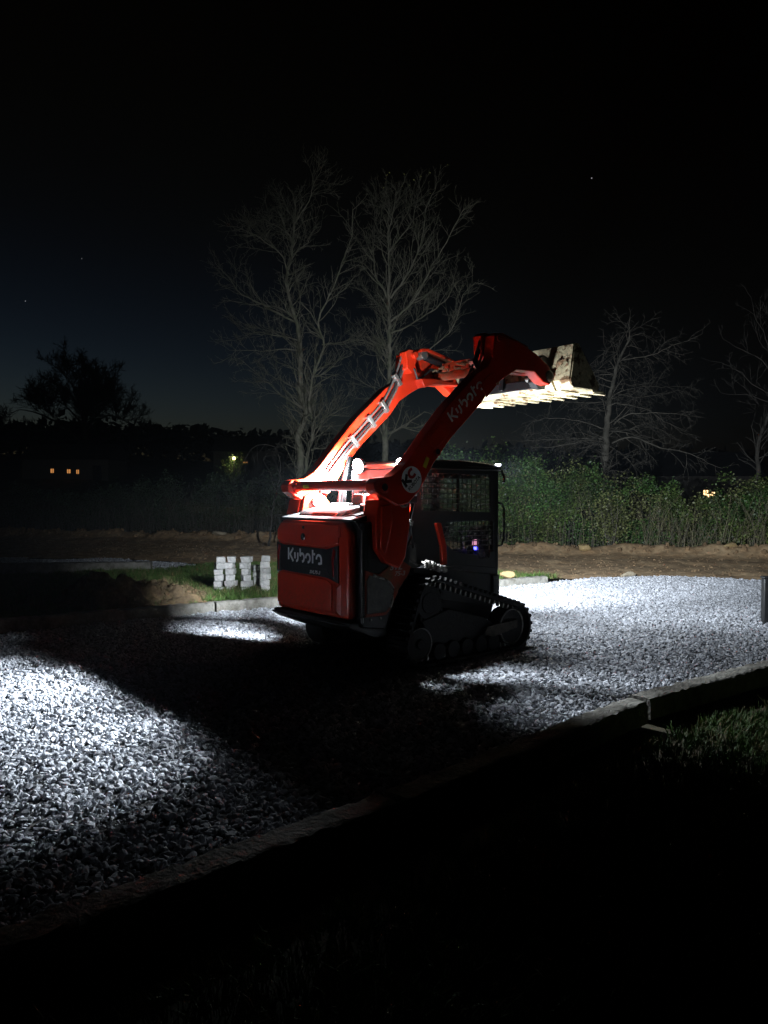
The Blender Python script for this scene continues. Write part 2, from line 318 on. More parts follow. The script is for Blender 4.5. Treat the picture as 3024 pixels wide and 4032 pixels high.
o = sheet('dirt_clods', edge, 0.04, M['dirt'], 0.12, lane_h, kind='stuff'); scatter(o, scatter_nodes('clod_scatter', clods, 14, 0.03, 0.12, 1.5)); tag(o, 'loose dirt clods along the foot of the brush', 'dirt')
o = sheet('dirt_crumbs', lane_far + lane_near, 0.015, M['dirt'], 0.3, lane_h, kind='stuff'); scatter(o, scatter_nodes('crumb_scatter', clods, 30, 0.008, 0.05, 1.5, power=2.2)); tag(o, 'small brown crumbs scattered over the dirt lane', 'dirt')

# grass verges
def tuft_mesh(name, m, seed, n=14, h=0.11, spread=0.06, w=0.004):
    r = random.Random(seed); v = []; f = []
    for _ in range(n):
        a = r.uniform(0, 6.283); d = r.uniform(0, spread); bx, by = d * math.cos(a), d * math.sin(a); t = r.uniform(0, 6.283); hh = h * r.uniform(0.5, 1.15); lean = r.uniform(0.2, 0.9) * hh
        px, py = math.cos(t), math.sin(t); qx, qy = -py * w, px * w; o = len(v)
        v += [(bx - qx, by - qy, 0), (bx + qx, by + qy, 0), (bx + px * lean * 0.35 + qx * 0.8, by + py * lean * 0.35 + qy * 0.8, hh * 0.6), (bx + px * lean * 0.35 - qx * 0.8, by + py * lean * 0.35 - qy * 0.8, hh * 0.6), (bx + px * lean, by + py * lean, hh)]
        f += [(o, o + 1, o + 2, o + 3), (o + 3, o + 2, o + 4)]
    me = bpy.data.meshes.new(name); me.from_pydata(v, [], f); me.materials.append(m); return me
tufts = [proto('tuft_shape', tuft_mesh('tuft', M['grass'], 5 + k)) for k in range(4)] + [proto('tuft_shape', tuft_mesh('tuft', M['grass_dry'], 15, 10, 0.12))]
verge = [(-7.5, 9.6), (-5.0, 9.75), (-2.5, 11.45), (3.0, 15.0), (3.9, 15.6), (2.7, 16.3), (-2.5, 18.8), (-4.2, 18.4), (-4.9, 16.9), (-9, 15.5)]
def verge_h(X, Y): return fbm(X * 0.7, Y * 0.7, 21) * 0.1 + 0.03
sheet('verge', verge, 0.0, M['ground'], 0.25, verge_h)
o = sheet('grass', verge, 0.0, M['ground'], 0.25, verge_h, kind='stuff'); scatter(o, scatter_nodes('grass_scatter', tufts, 230, 0.6, 1.25, 0.25)); tag(o, 'short green grass on the verge behind the far kerbs', 'grass')
lawn = [(-2.0, 1.7), (0.3, 3.75), (2.15, 5.65), (4.6, 7.45), (8, 9.8), (12, 9.5), (9, 4), (3, 0.8), (-1, 0.6)]
o = sheet('lawn', lawn, -0.015, M['ground'], 0.25, verge_h, kind='stuff'); scatter(o, scatter_nodes('lawn_scatter', tufts, 420, 0.5, 1.0, 0.35, seed=2)); tag(o, 'dim grass in the shade this side of the near kerbs', 'grass')

# ------------------------------------------------------------------ kerbs (rough concrete beams laid end to end)
def kerb(a, b, label, w=0.2, h=0.16, z=-0.02, seed=0, group=None):
    a = Vector((*a, z)); b = Vector((*b, z)); L = (b - a).length; d = (b - a).normalized(); ang = math.atan2(d.y, d.x)
    n = int(L / 0.05); r = np.random.default_rng(seed)
    prof = [(-w / 2, 0), (-w / 2, h - 0.025), (-w / 2 + 0.02, h), (-w / 6, h + 0.003), (w / 6, h), (w / 2 - 0.02, h), (w / 2, h - 0.025), (w / 2, 0)]; k = len(prof)
    v = []; f = []
    for i in range(n + 1):
        for (py, pz) in prof:
            j = 0.005
            v.append((L * i / n + (r.normal() * 0.004 if 0 < i < n else 0), py + r.normal() * j, pz + (r.normal() * j if pz > 0 else 0)))
    for i in range(n):
        for q in range(k): a0 = i * k + q; a1 = i * k + (q + 1) % k; f.append((a0, a0 + k, a1 + k, a1))
    f.append(tuple(range(k))); f.append(tuple(range(n * k, n * k + k))[::-1])
    mb = MB(); mb.add(v, f); o = mb.build('concrete_kerb', M['concrete'], smooth=50); o.location = a; o.rotation_euler = (0, 0, ang)
    return tag(o, label, 'kerb', group)
fd = Vector((0.84, 0.543)); P0 = Vector((-2.48, 11.2))
kerb(P0 + fd * -2.95, P0 + fd * -0.03, 'long concrete kerb in the shadow in front of the dirt mound', seed=1, group='kerbs along the far edge of the gravel')
kerb(P0 + fd * 0.0, P0 + fd * 3.28, 'concrete kerb in front of the stacked blocks, running behind the loader', seed=2, group='kerbs along the far edge of the gravel')
kerb(P0 + fd * 3.32, P0 + fd * 6.62, 'short lit stretch of concrete kerb right of the cab, with a yellow rock on it', seed=3, group='kerbs along the far edge of the gravel')
kerb(P0 + fd * -6.2, P0 + fd * -3.0, 'pale concrete kerb lying at the left edge of the picture', seed=4, group='kerbs along the far edge of the gravel')
kerb((-2.25, 1.85), (0.02, 3.93), 'dim concrete kerb at the lower left, beside the lit stones', seed=5, group='kerbs along the near edge of the gravel')
kerb((0.06, 3.97), (1.92, 5.84), 'nearly black concrete kerb between the lower left and right kerbs', seed=6, group='kerbs along the near edge of the gravel')
kerb((1.98, 5.93), (4.35, 7.7), 'grey concrete kerb at the right edge below the bright gravel', seed=7, group='kerbs along the near edge of the gravel')
kerb((-8.4, 16.6), (-5.15, 17.0), 'dark kerb end in front of the far left gravel strip', w=0.25, h=0.25, seed=9)
# dirt mound on the verge
def mound(loc, label):
    n = 110; xs = np.linspace(-1.5, 1.5, n); ys = np.linspace(-1.0, 1.0, n); X, Y = np.meshgrid(xs, ys)
    wob = fbm(X * 1.7, Y * 1.7, 30, 3); e = np.clip(1 - (X / 1.4) ** 2 - (Y / 0.92) ** 2 + wob * 0.8, 0, 1.2); rid = np.abs(fbm(X * 4.5, Y * 4.5, 33, 4)) * 2
    Z = 0.46 * e ** 0.75 * (1 - 0.22 * X) + np.minimum(1, e * 3) * (fbm(X * 2.6, Y * 2.6, 31, 3) * 0.42 - rid * 0.22 + fbm(X * 14, Y * 14, 35, 3) * 0.06) - 0.05
    i = (np.arange(n - 1)[None] + np.arange(n - 1)[:, None] * n).ravel()
    o = np_mesh('dirt_mound', np.stack([X.ravel(), Y.ravel(), Z.ravel()], 1), np.stack([i, i + 1, i + n + 1, i + n], 1), M['topsoil'], smooth=False); o.location = loc; o.rotation_euler = (0, 0, R(25))
    sel = rng.choice(n * n, 260, replace=False); P = np.stack([X.ravel(), Y.ravel(), Z.ravel()], 1)[sel]; P = P[(P[:, 2] > 0.02)]
    v, f = [], []
    for p in P:      # grass growing through the heap
        for q in range(7):
            a = rng.uniform(0, 6.283); h = rng.uniform(0.05, 0.16); d = rng.normal(0, 0.03, 2); c, sn = math.cos(a) * 0.005, math.sin(a) * 0.005; k = len(v)
            v += [(p[0] + d[0] - c, p[1] + d[1] - sn, p[2] - 0.01), (p[0] + d[0] + c, p[1] + d[1] + sn, p[2] - 0.01), (p[0] + d[0] + rng.normal(0, 0.05), p[1] + d[1] + rng.normal(0, 0.05), p[2] + h)]; f.append((k, k + 1, k + 2))
    g_ = np_mesh('weeds', np.array(v), np.array(f), M['grass_dry'], o); tag(g_, kind='stuff')
    cl = MB()
    for p in P[:90]:
        r_ = rng.uniform(0.015, 0.06); bm = bmesh.new(); bmesh.ops.create_icosphere(bm, subdivisions=1, radius=r_); cl.add([(w.co.x * rng.uniform(.7, 1.2) + p[0], w.co.y * rng.uniform(.7, 1.2) + p[1], w.co.z * rng.uniform(.6, 1) + p[2]) for w in bm.verts], [tuple(w.index for w in fc.verts) for fc in bm.faces]); bm.free()
    c_ = cl.build('clods', M['clod'], o, smooth=0); tag(c_, kind='stuff')
    return tag(o, label, 'dirt mound')
mound((-3.75, 11.85, 0.03), 'lumpy mound of dug soil on the grass behind the left kerb')
def rock(loc, s, label, m, seed, sz=0.6):
    o = bpy.data.objects.new('rock', rock_mesh('rock', m, seed, 1.2, 0.9, sz, sub=3, amp=0.2, flat=False)); C.objects.link(o); o.location = loc; o.scale = (s, s, s); return tag(o, label, 'rock')
rock((2.33, 14.45, 0.21), 0.125, 'yellow rock resting on the kerb just right of the cab', M['rock'], 3)
rock((5.05, 15.9, 0.05), 0.14, 'pale yellow rock where gravel meets dirt, right of the kerb end', M['rockgrey'], 4)
rock((5.75, 22.0, 0.22), 0.22, 'orange clod on the dirt bank below the hedge', M['rock'], 5)
rock((9.6, 21.3, 0.25), 0.3, 'large orange clod on the dirt bank toward the right edge', M['rock'], 6)
rock((-6.2, 29.0, 0.25), 0.26, 'tan rock on the far bank left of the stacked blocks', M['rockgrey'], 8)

# ------------------------------------------------------------------ stacked concrete blocks
def block_mesh(seed):
    r = random.Random(seed); bm = bmesh.new(); bmesh.ops.create_cube(bm, size=1)
    for v in bm.verts: v.co = Vector((v.co.x * 0.15, v.co.y * 0.19, v.co.z * 0.0985)); v.co += Vector((r.uniform(-1, 1), r.uniform(-1, 1), 0)) * 0.009
    bmesh.ops.bevel(bm, geom=bm.edges[:], offset=0.006, segments=1, affect='EDGES')
    vert = [e for e in bm.edges if abs((e.verts[0].co - e.verts[1].co).normalized().z) > 0.9]
    e = r.choice(vert)
    for v in bm.verts:
        if v.co.x > 0.05 and v.co.y < -0.06 and seed % 2: v.co += Vector((-0.03, 0.02, 0))
    me = bpy.data.meshes.new('block'); bm.to_mesh(me); bm.free(); me.materials.append(M['block']); return me
bms = [block_mesh(k) for k in range(6)]
ordn = ['top', 'second from top', 'third from top', 'fourth from top', 'fifth from top', 'bottom', 'bottom']
def column(px, base_z, Yd, n, which, jit, tag_front=''):
    p = at(px, 2000, Yd)
    for k in range(n):
        o = bpy.data.objects.new('paving_block', random.choice(bms)); C.objects.link(o)
        o.location = (p.x + random.uniform(-jit, jit), Yd + random.uniform(-jit, jit), base_z + 0.052 + k * 0.1045); o.rotation_euler = (0, 0, R(random.uniform(-16, 24)) + (R(180) if random.random() < 0.3 else 0))
        o.scale = (random.uniform(0.86, 1.12), random.uniform(0.9, 1.1), 1.0); w = ordn[n - 1 - k] if k else 'bottom'
        tag(o, f'{w} block in the {which}', 'block', 'concrete blocks stacked on the grass')
column(861, 0.02, 13.2, 6, 'leftmost column of stacked blocks', 0.025)
column(908, 0.02, 13.25, 6, 'second column of stacked blocks from the left', 0.02)
column(970, 0.03, 13.15, 6, 'third column of stacked blocks from the left', 0.03)
column(1042, 0.04, 13.2, 6, 'tallest column of blocks beside the red engine door', 0.014)
column(1013, 0.05, 13.55, 4, 'short column behind the tallest one', 0.015)

# a dark post cut by the right edge of the frame
m_ = MB(); m_.prism([(-0.07, -0.05), (0.07, -0.05), (0.07, 0.05), (-0.07, 0.05)], 'z', 0, 0.6); o = m_.build('short_post', M['charcoal'], bevel=0.012)
m_ = MB(); m_.prism([(-0.08, -0.06), (0.08, -0.06), (0.08, 0.06), (-0.08, 0.06)], 'z', 0.6, 0.63); c_ = m_.build('cap', M['charcoal'], o, bevel=0.008)
o.location = (5.08, 10.15, 0); tag(o, 'short dark post standing in the gravel at the right edge', 'post')

# ------------------------------------------------------------------ compact track loader (local axes: x forward, y to its left, z up)
T = empty('compact_track_loader', (-0.667, 7.652, 0.0), R(40))
tag(T, 'orange and black compact track loader with raised bucket and work lights on', 'track loader')
from mathutils.geometry import tessellate_polygon
def plate_holes(outer, holes, y0, y1):
    loops = [outer] + holes; flat = [p for l in loops for p in l]
    tris = tessellate_polygon([[Vector((x, z, 0)) for x, z in l] for l in loops])
    m = MB(); n = len(flat)
    vs = [(x, y0, z) for x, z in flat] + [(x, y1, z) for x, z in flat]; fs = [tuple(t) for t in tris] + [tuple(i + n for i in t[::-1]) for t in tris]
    o = 0
    for l in loops:
        k = len(l)
        for i in range(k): a = o + i; b = o + (i + 1) % k; fs.append((a, b, b + n, a + n))
        o += k
    return m.add(vs, fs)
def fixn(o):
    bm = bmesh.new(); bm.from_mesh(o.data); bmesh.ops.recalc_face_normals(bm, faces=bm.faces[:]); bm.to_mesh(o.data); bm.free(); return o
def part(name, mb, m, parent=T, bevel=0.0, seg=2, smooth=35): return fixn(mb.build(name, m, parent, bevel, seg, smooth))
def circ(cx, cz, r, n=24, a0=0, a1=360): return [(cx + r * math.cos(R(a0 + (a1 - a0) * i / n)), cz + r * math.sin(R(a0 + (a1 - a0) * i / n))) for i in range(n + (a1 - a0 < 360))]
def ribbon(strokes, w, frame, name, m, parent, th=0.0025):
    """flat lettering: frame(u, v) -> point, with its normal as third result of frame(None)"""
    o3, eu, ev, en = frame; mb = MB()
    for st in strokes:
        p = [Vector((a, b)) for a, b in st]; L = []; Rr = []
        for i in range(len(p)):
            d0 = (p[i] - p[i - 1]).normalized() if i else None; d1 = (p[i + 1] - p[i]).normalized() if i < len(p) - 1 else None
            d = (d0 or d1) if (d0 is None or d1 is None) else (d0 + d1).normalized()
            nrm = Vector((-d.y, d.x)); k = 1.0
            if d0 is not None and d1 is not None: k = 1 / max(0.45, nrm.dot(Vector((-d1.y, d1.x))))
            L.append(p[i] + nrm * w / 2 * k); Rr.append(p[i] - nrm * w / 2 * k)
        n = len(p); P3 = lambda q, t: o3 + eu * q.x + ev * q.y + en * t
        vs = [P3(q, 0) for q in L] + [P3(q, 0) for q in Rr] + [P3(q, th) for q in L] + [P3(q, th) for q in Rr]; fs = []
        for i in range(n - 1): fs += [(2 * n + i, 2 * n + i + 1, 3 * n + i + 1, 3 * n + i), (i, n + i, n + i + 1, i + 1), (i, i + 1, 2 * n + i + 1, 2 * n + i), (n + i, 3 * n + i, 3 * n + i + 1, n + i + 1)]
        fs += [(0, 2 * n, 3 * n, n), (n - 1, 2 * n - 1, 4 * n - 1, 3 * n - 1)]; mb.add(vs, fs)
    return part(name, mb, m, parent, smooth=0)
def arcp(cx, cz, rx, rz, a0, a1, n=10): return [(cx + rx * math.cos(R(a0 + (a1 - a0) * i / n)), cz + rz * math.sin(R(a0 + (a1 - a0) * i / n))) for i in range(n + 1)]
def logotype(W, H):
    sx, sz = W / 4.5, H
    S = [[(0.07, 1), (0.07, 0.1)], [(0.72, 0.98), (0.26, 0.52), (0.72, 0.0)],
         [(0.95, 0.68), (0.95, 0.22)], [(1.34, 0.68), (1.34, 0.24)] + arcp(1.12, 0.24, 0.22, 0.2, -8, -90, 5),
         [(1.66, 1), (1.66, 0.5)] + arcp(1.92, 0.34, 0.26, 0.3, 150, -90, 12),
         arcp(2.68, 0.34, 0.28, 0.3, 185, -95, 14),
         [(3.3, 0.98), (3.3, 0.0)], [(3.3, 0.68), (3.6, 0.68)],
         arcp(4.08, 0.34, 0.3, 0.3, 185, 0, 10) + [(4.38, 0.0)], [(4.38, 0.06)] + arcp(4.14, 0.14, 0.14, 0.12, -60, -140, 4)]
    return [[(u * sx, v * sz) for u, v in st] for st in S]
def text(string, size, frame, name, m, parent, shear=0.0, wide=1.0, th=0.002):
    cu = bpy.data.curves.new(name, 'FONT'); cu.body = string; cu.size = size; cu.shear = shear; cu.extrude = th / 2; cu.resolution_u = 3; cu.offset = size * 0.012
    o = bpy.data.objects.new(name, cu); C.objects.link(o); bpy.context.view_layer.update()
    me = bpy.data.meshes.new_from_object(o.evaluated_get(bpy.context.evaluated_depsgraph_get())); bpy.data.objects.remove(o); me.name = name
    o3, eu, ev, en = frame
    for v in me.vertices: c = v.co; v.co = o3 + eu * (c.x * wide) + ev * c.y + en * (c.z + th / 2)
    me.materials.clear(); me.materials.append(m); q = bpy.data.objects.new(name, me); C.objects.link(q); q.parent = parent; return q
VX, VY, VZ = Vector((1, 0, 0)), Vector((0, 1, 0)), Vector((0, 0, 1))

# --- hull and engine compartment
part('hull', MB().prism([(0.08, 0.42), (0.3, 0.31), (2.02, 0.31), (2.1, 0.5), (2.1, 0.84), (1.28, 0.95), (0.6, 0.98), (0.1, 0.9)], 'y', -0.47, 0.47), M['black'], bevel=0.01)
eng = part('engine_compartment', MB().prism([(0.02, 0.46), (0.3, 0.42), (0.38, 0.6), (0.48, 0.79), (0.6, 0.93), (0.82, 0.985), (0.62, 1.06), (0.57, 1.45), (0.02, 1.45)], 'y', -0.7, 0.7), M['black'], bevel=0.015)
part('side_seam', MB().box(0.085, 0.091, -0.704, -0.7, 0.62, 1.4).box(0.03, 0.56, -0.704, -0.7, 1.09, 1.095), M['decal_black'], eng)
fins = MB()
for k in range(17): fins.box(0.015, 0.075, -0.712, -0.7, 0.58 + k * 0.016, 0.587 + k * 0.016)
part('side_grille', fins, M['charcoal'], eng)
part('reflector_tag', MB().box(0.0, 0.03, -0.708, -0.7, 0.51, 0.555), M['decal_grey'], eng)
hood = part('hood', MB().prism([(-0.045, 1.452), (0.62, 1.452), (0.62, 1.6), (0.3, 1.55), (0.0, 1.48), (-0.03, 1.472)], 'y', -0.63, 0.63), M['charcoal'], bevel=0.012)
part('hood_panel', MB().prism([(0.05, 1.485), (0.12, 1.545), (0.5, 1.618), (0.58, 1.61), (0.58, 1.55)], 'y', -0.34, 0.44), M['charcoal'], hood, bevel=0.012)
part('hood_lip', MB().prism([(0.035, 1.48), (0.095, 1.53), (0.1, 1.49)], 'y', -0.22, 0.2), M['orange'], hood, bevel=0.004)
part('hood_vent', MB().prism([(0.08, 1.495), (0.08, 1.51), (0.5, 1.592), (0.5, 1.56)], 'y', -0.56, -0.4), M['black'], hood, bevel=0.006)
# --- rear door
dz = [(-0.62, 0.53), (0.62, 0.53), (0.62, 1.35), (0.53, 1.45), (-0.53, 1.45), (-0.62, 1.35)]
door = part('engine_door', MB().prism(dz, 'x', -0.075, 0.03), M['orange'], bevel=0.035, seg=4)
crown_ = part('door_crown', MB().prism([(-0.09, 1.30), (-0.078, 1.405), (-0.03, 1.466), (0.02, 1.466), (0.02, 1.30)], 'y', -0.5, 0.5), M['orange'], door, bevel=0.012)
lowp = part('door_lower_panel', MB().prism([(-0.36, 0.585), (0.6, 0.585), (0.6, 0.885), (0.485, 0.912), (-0.27, 0.89), (-0.36, 0.85)], 'x', -0.088, -0.07), M['orange'], door, bevel=0.012, seg=3)
part('door_upper_panel', MB().prism([(-0.47, 1.24), (-0.27, 1.2), (0.49, 1.21), (0.6, 1.235), (0.6, 1.34), (0.53, 1.42), (-0.47, 1.42)], 'x', -0.088, -0.07), M['orange'], door, bevel=0.012, seg=3)
part('door_crease', MB().add([(-0.079, -0.385, 0.56), (-0.079, -0.50, 0.56), (-0.079, -0.505, 0.86), (-0.079, -0.37, 0.86), (-0.1, -0.46, 0.6), (-0.1, -0.465, 0.82)], [(0, 1, 4), (1, 2, 5, 4), (2, 3, 5), (3, 0, 4, 5)]), M['orange'], door, smooth=0)
ins = part('door_insert', MB().prism([(0.605, 1.215), (0.5, 1.19), (-0.28, 1.18), (-0.47, 1.225), (-0.47, 0.865), (-0.30, 0.905), (0.49, 0.925), (0.605, 0.90)], 'x', -0.0905, -0.06), M['black'], door, bevel=0.004)
for s, yy in ((1, 0.555), (-1, -0.405)):
    part('tail_lamp', MB().prism([(yy - 0.03, 1.17), (yy + 0.005, 1.195), (yy + 0.035, 1.1), (yy + 0.02, 0.93), (yy - 0.005, 0.915), (yy + 0.0, 1.08)], 'x', -0.096, -0.08), M['tail'], door, bevel=0.002)
part('insert_trim', MB().prism([(0.36, 0.985), (0.33, 1.005), (-0.3, 0.988), (-0.34, 0.94), (-0.335, 0.94), (-0.296, 0.984), (0.329, 1.001), (0.357, 0.982)], 'x', -0.0935, -0.09), M['charcoal'], door)
rf = lambda y, z, x=-0.0905: (Vector((x, y, z)), -VY, VZ, -VX)
ribbon(logotype(0.6, 0.135), 0.0235, rf(0.385, 1.03), 'logo', M['decal'], door)
text('SVL75-3', 0.046, rf(0.0, 0.93), 'model_lettering', M['decal'], door, shear=0.25, wide=1.15)
part('latch', MB().cyl((-0.1, 0.11, 1.285), (-0.06, 0.11, 1.285), 0.036), M['chrome'], door, bevel=0.004)
part('latch_core', MB().cyl((-0.106, 0.11, 1.285), (-0.09, 0.11, 1.285), 0.02), M['decal_black'], door)
part('camera_eye', MB().box(-0.096, -0.06, 0.09, 0.13, 1.365, 1.395), M['decal_black'], door, bevel=0.006)
part('door_edge_strip', MB().tube([(0.012, -0.6, 1.458), (0.016, -0.7, 1.37), (0.016, -0.702, 0.5)], 0.0085, 6), M['plate'], eng)
part('bumper', MB().prism([(-0.1, 0.52), (-0.1, 0.47), (-0.06, 0.44), (0.22, 0.33), (0.36, 0.34), (0.36, 0.5)], 'y', -0.66, 0.66), M['black'], bevel=0.015)
part('bumper_lip', MB().tube([(-0.105, 0.66, 0.487), (-0.105, -0.3, 0.487), (-0.1, -0.67, 0.49)], 0.012, 6), M['charcoal'])
# --- lower side panel with its lettering
spo = part('side_panel', MB().prism([(0.045, 1.0), (0.14, 0.97), (0.22, 0.955), (0.3, 1.0), (0.38, 1.05), (0.52, 1.06), (0.62, 1.0), (0.585, 0.93), (0.465, 0.8), (0.375, 0.63), (0.3, 0.56), (0.045, 0.56)], 'y', -0.714, -0.69), M['orange_dirty'], bevel=0.004)
part('guard_plate', MB().prism([(0.09, 0.955), (0.3, 0.885), (0.385, 0.8), (0.35, 0.65), (0.29, 0.59), (0.06, 0.59), (0.06, 0.9)], 'y', -0.724, -0.705), M['plate'], spo, bevel=0.004)
mm = MB(); pts = [(0.14, 0.945), (0.2, 0.925), (0.28, 0.9), (0.34, 0.86), (0.385, 0.815), (0.38, 0.75), (0.36, 0.68), (0.345, 0.63)]
mm.tube([(x + random.uniform(-.006, .006), -0.722, z + random.uniform(-.006, .006)) for x, z in pts], [random.uniform(0.006, 0.017) for _ in pts], 6); part('dried_mud', mm, M['mudwhite'], spo)
sf = lambda x, z, y=-0.7145: (Vector((x, y, z)), VX, VZ, -VY)
text('SVL', 0.075, sf(0.34, 0.985), 'model_lettering', M['decal_grey'], spo, shear=0.3, wide=1.35)
text('75-3', 0.062, sf(0.4, 0.925), 'model_number', M['decal_grey'], spo, shear=0.25, wide=1.2)
part('bolt', MB().cyl((0.12, -0.71, 0.53), (0.12, -0.69, 0.53), 0.012, 8), M['steel'], spo); part('bolt', MB().cyl((0.24, -0.71, 0.535), (0.24, -0.69, 0.535), 0.012, 8), M['steel'], spo)
# --- fender with mud, front hull panel
mm = MB(); v = []; rr = random.Random(4)
part('fender', MB().prism([(0.62, 0.985), (0.8, 1.0), (1.1, 0.975), (1.28, 0.955), (1.28, 0.93), (1.0, 0.945), (0.8, 0.965), (0.62, 0.945)], 'y', -0.76, -0.45), M['black'], bevel=0.004)
part('fender', MB().prism([(0.62, 0.985), (0.8, 1.0), (1.1, 0.975), (1.28, 0.955), (1.28, 0.93), (1.0, 0.945), (0.8, 0.965), (0.62, 0.945)], 'y', 0.45, 0.76), M['black'], bevel=0.004)
for k in range(16):
    x = 0.76 + k * 0.018 + rr.uniform(-.01, .01); z = 1.04 - 0.075 * k / 15 + rr.uniform(-.015, .015)
    mm.tube([(x, -0.77 + rr.uniform(-.01, .01), z - 0.045), (x + 0.01, -0.765, z), (x + 0.02, -0.7, z + 0.01)], [0.016, 0.02, 0.012], 5)
part('dried_mud', mm, M['mudwhite'])
cb = part('front_hull_panel', MB().prism([(1.2, 0.93), (2.13, 0.81), (2.13, 0.5), (1.95, 0.47), (1.2, 0.6)], 'y', -0.52, 0.52), M['charcoal'], bevel=0.01)
part('hull_post', MB().box(2.0, 2.06, -0.545, -0.52, 0.5, 0.79).box(1.99, 2.075, -0.548, -0.518, 0.77, 0.81), M['charcoal'], cb, bevel=0.006)
part('hull_ledge', MB().prism([(1.2, 0.99), (2.115, 0.885), (2.115, 0.8), (1.2, 0.9)], 'y', -0.506, 0.506), M['charcoal'], cb, bevel=0.004)

# --- lift towers
twr = [(0.13, 1.5), (0.17, 1.66), (0.3, 1.65), (0.4, 1.7), (0.5, 1.7), (0.56, 1.62), (0.555, 1.4), (0.5, 1.1), (0.42, 1.0), (0.25, 1.06), (0.14, 1.2)]
for s in (-1, 1):
    t = part('lift_tower', MB().prism(twr, 'y', s * 0.765, s * 0.56), M['orange'], bevel=0.012)
    part('tower_rib', MB().prism([(0.19, 1.6), (0.31, 1.62), (0.33, 1.45), (0.24, 1.15), (0.18, 1.2)], 'y', s * 0.78, s * 0.75), M['orange'], t, bevel=0.012)
    part('pivot_pin', MB().cyl((0.47, s * 0.79, 1.63), (0.47, s * 0.55, 1.63), 0.05), M['steel'], t, bevel=0.006)
    part('pin_hole_shade', MB().cyl((0.47, s * 0.793, 1.63), (0.47, s * 0.78, 1.63), 0.03), M['decal_black'], t)  # black disc painted as the dark inside of the hole
    # inner ear that carries the arm pivot
    part('pivot_ear', MB().prism([(0.16, 1.5), (0.2, 1.69), (0.3, 1.74), (0.42, 1.72), (0.56, 1.6), (0.6, 1.5), (0.44, 1.53), (0.4, 1.47)], 'y', s * 0.52, s * 0.56), M['orange'], t, bevel=0.012)
    part('ear_pin', MB().cyl((0.34, s * 0.5, 1.63), (0.34, s * 0.57, 1.63), 0.045), M['steel'], t, bevel=0.005)
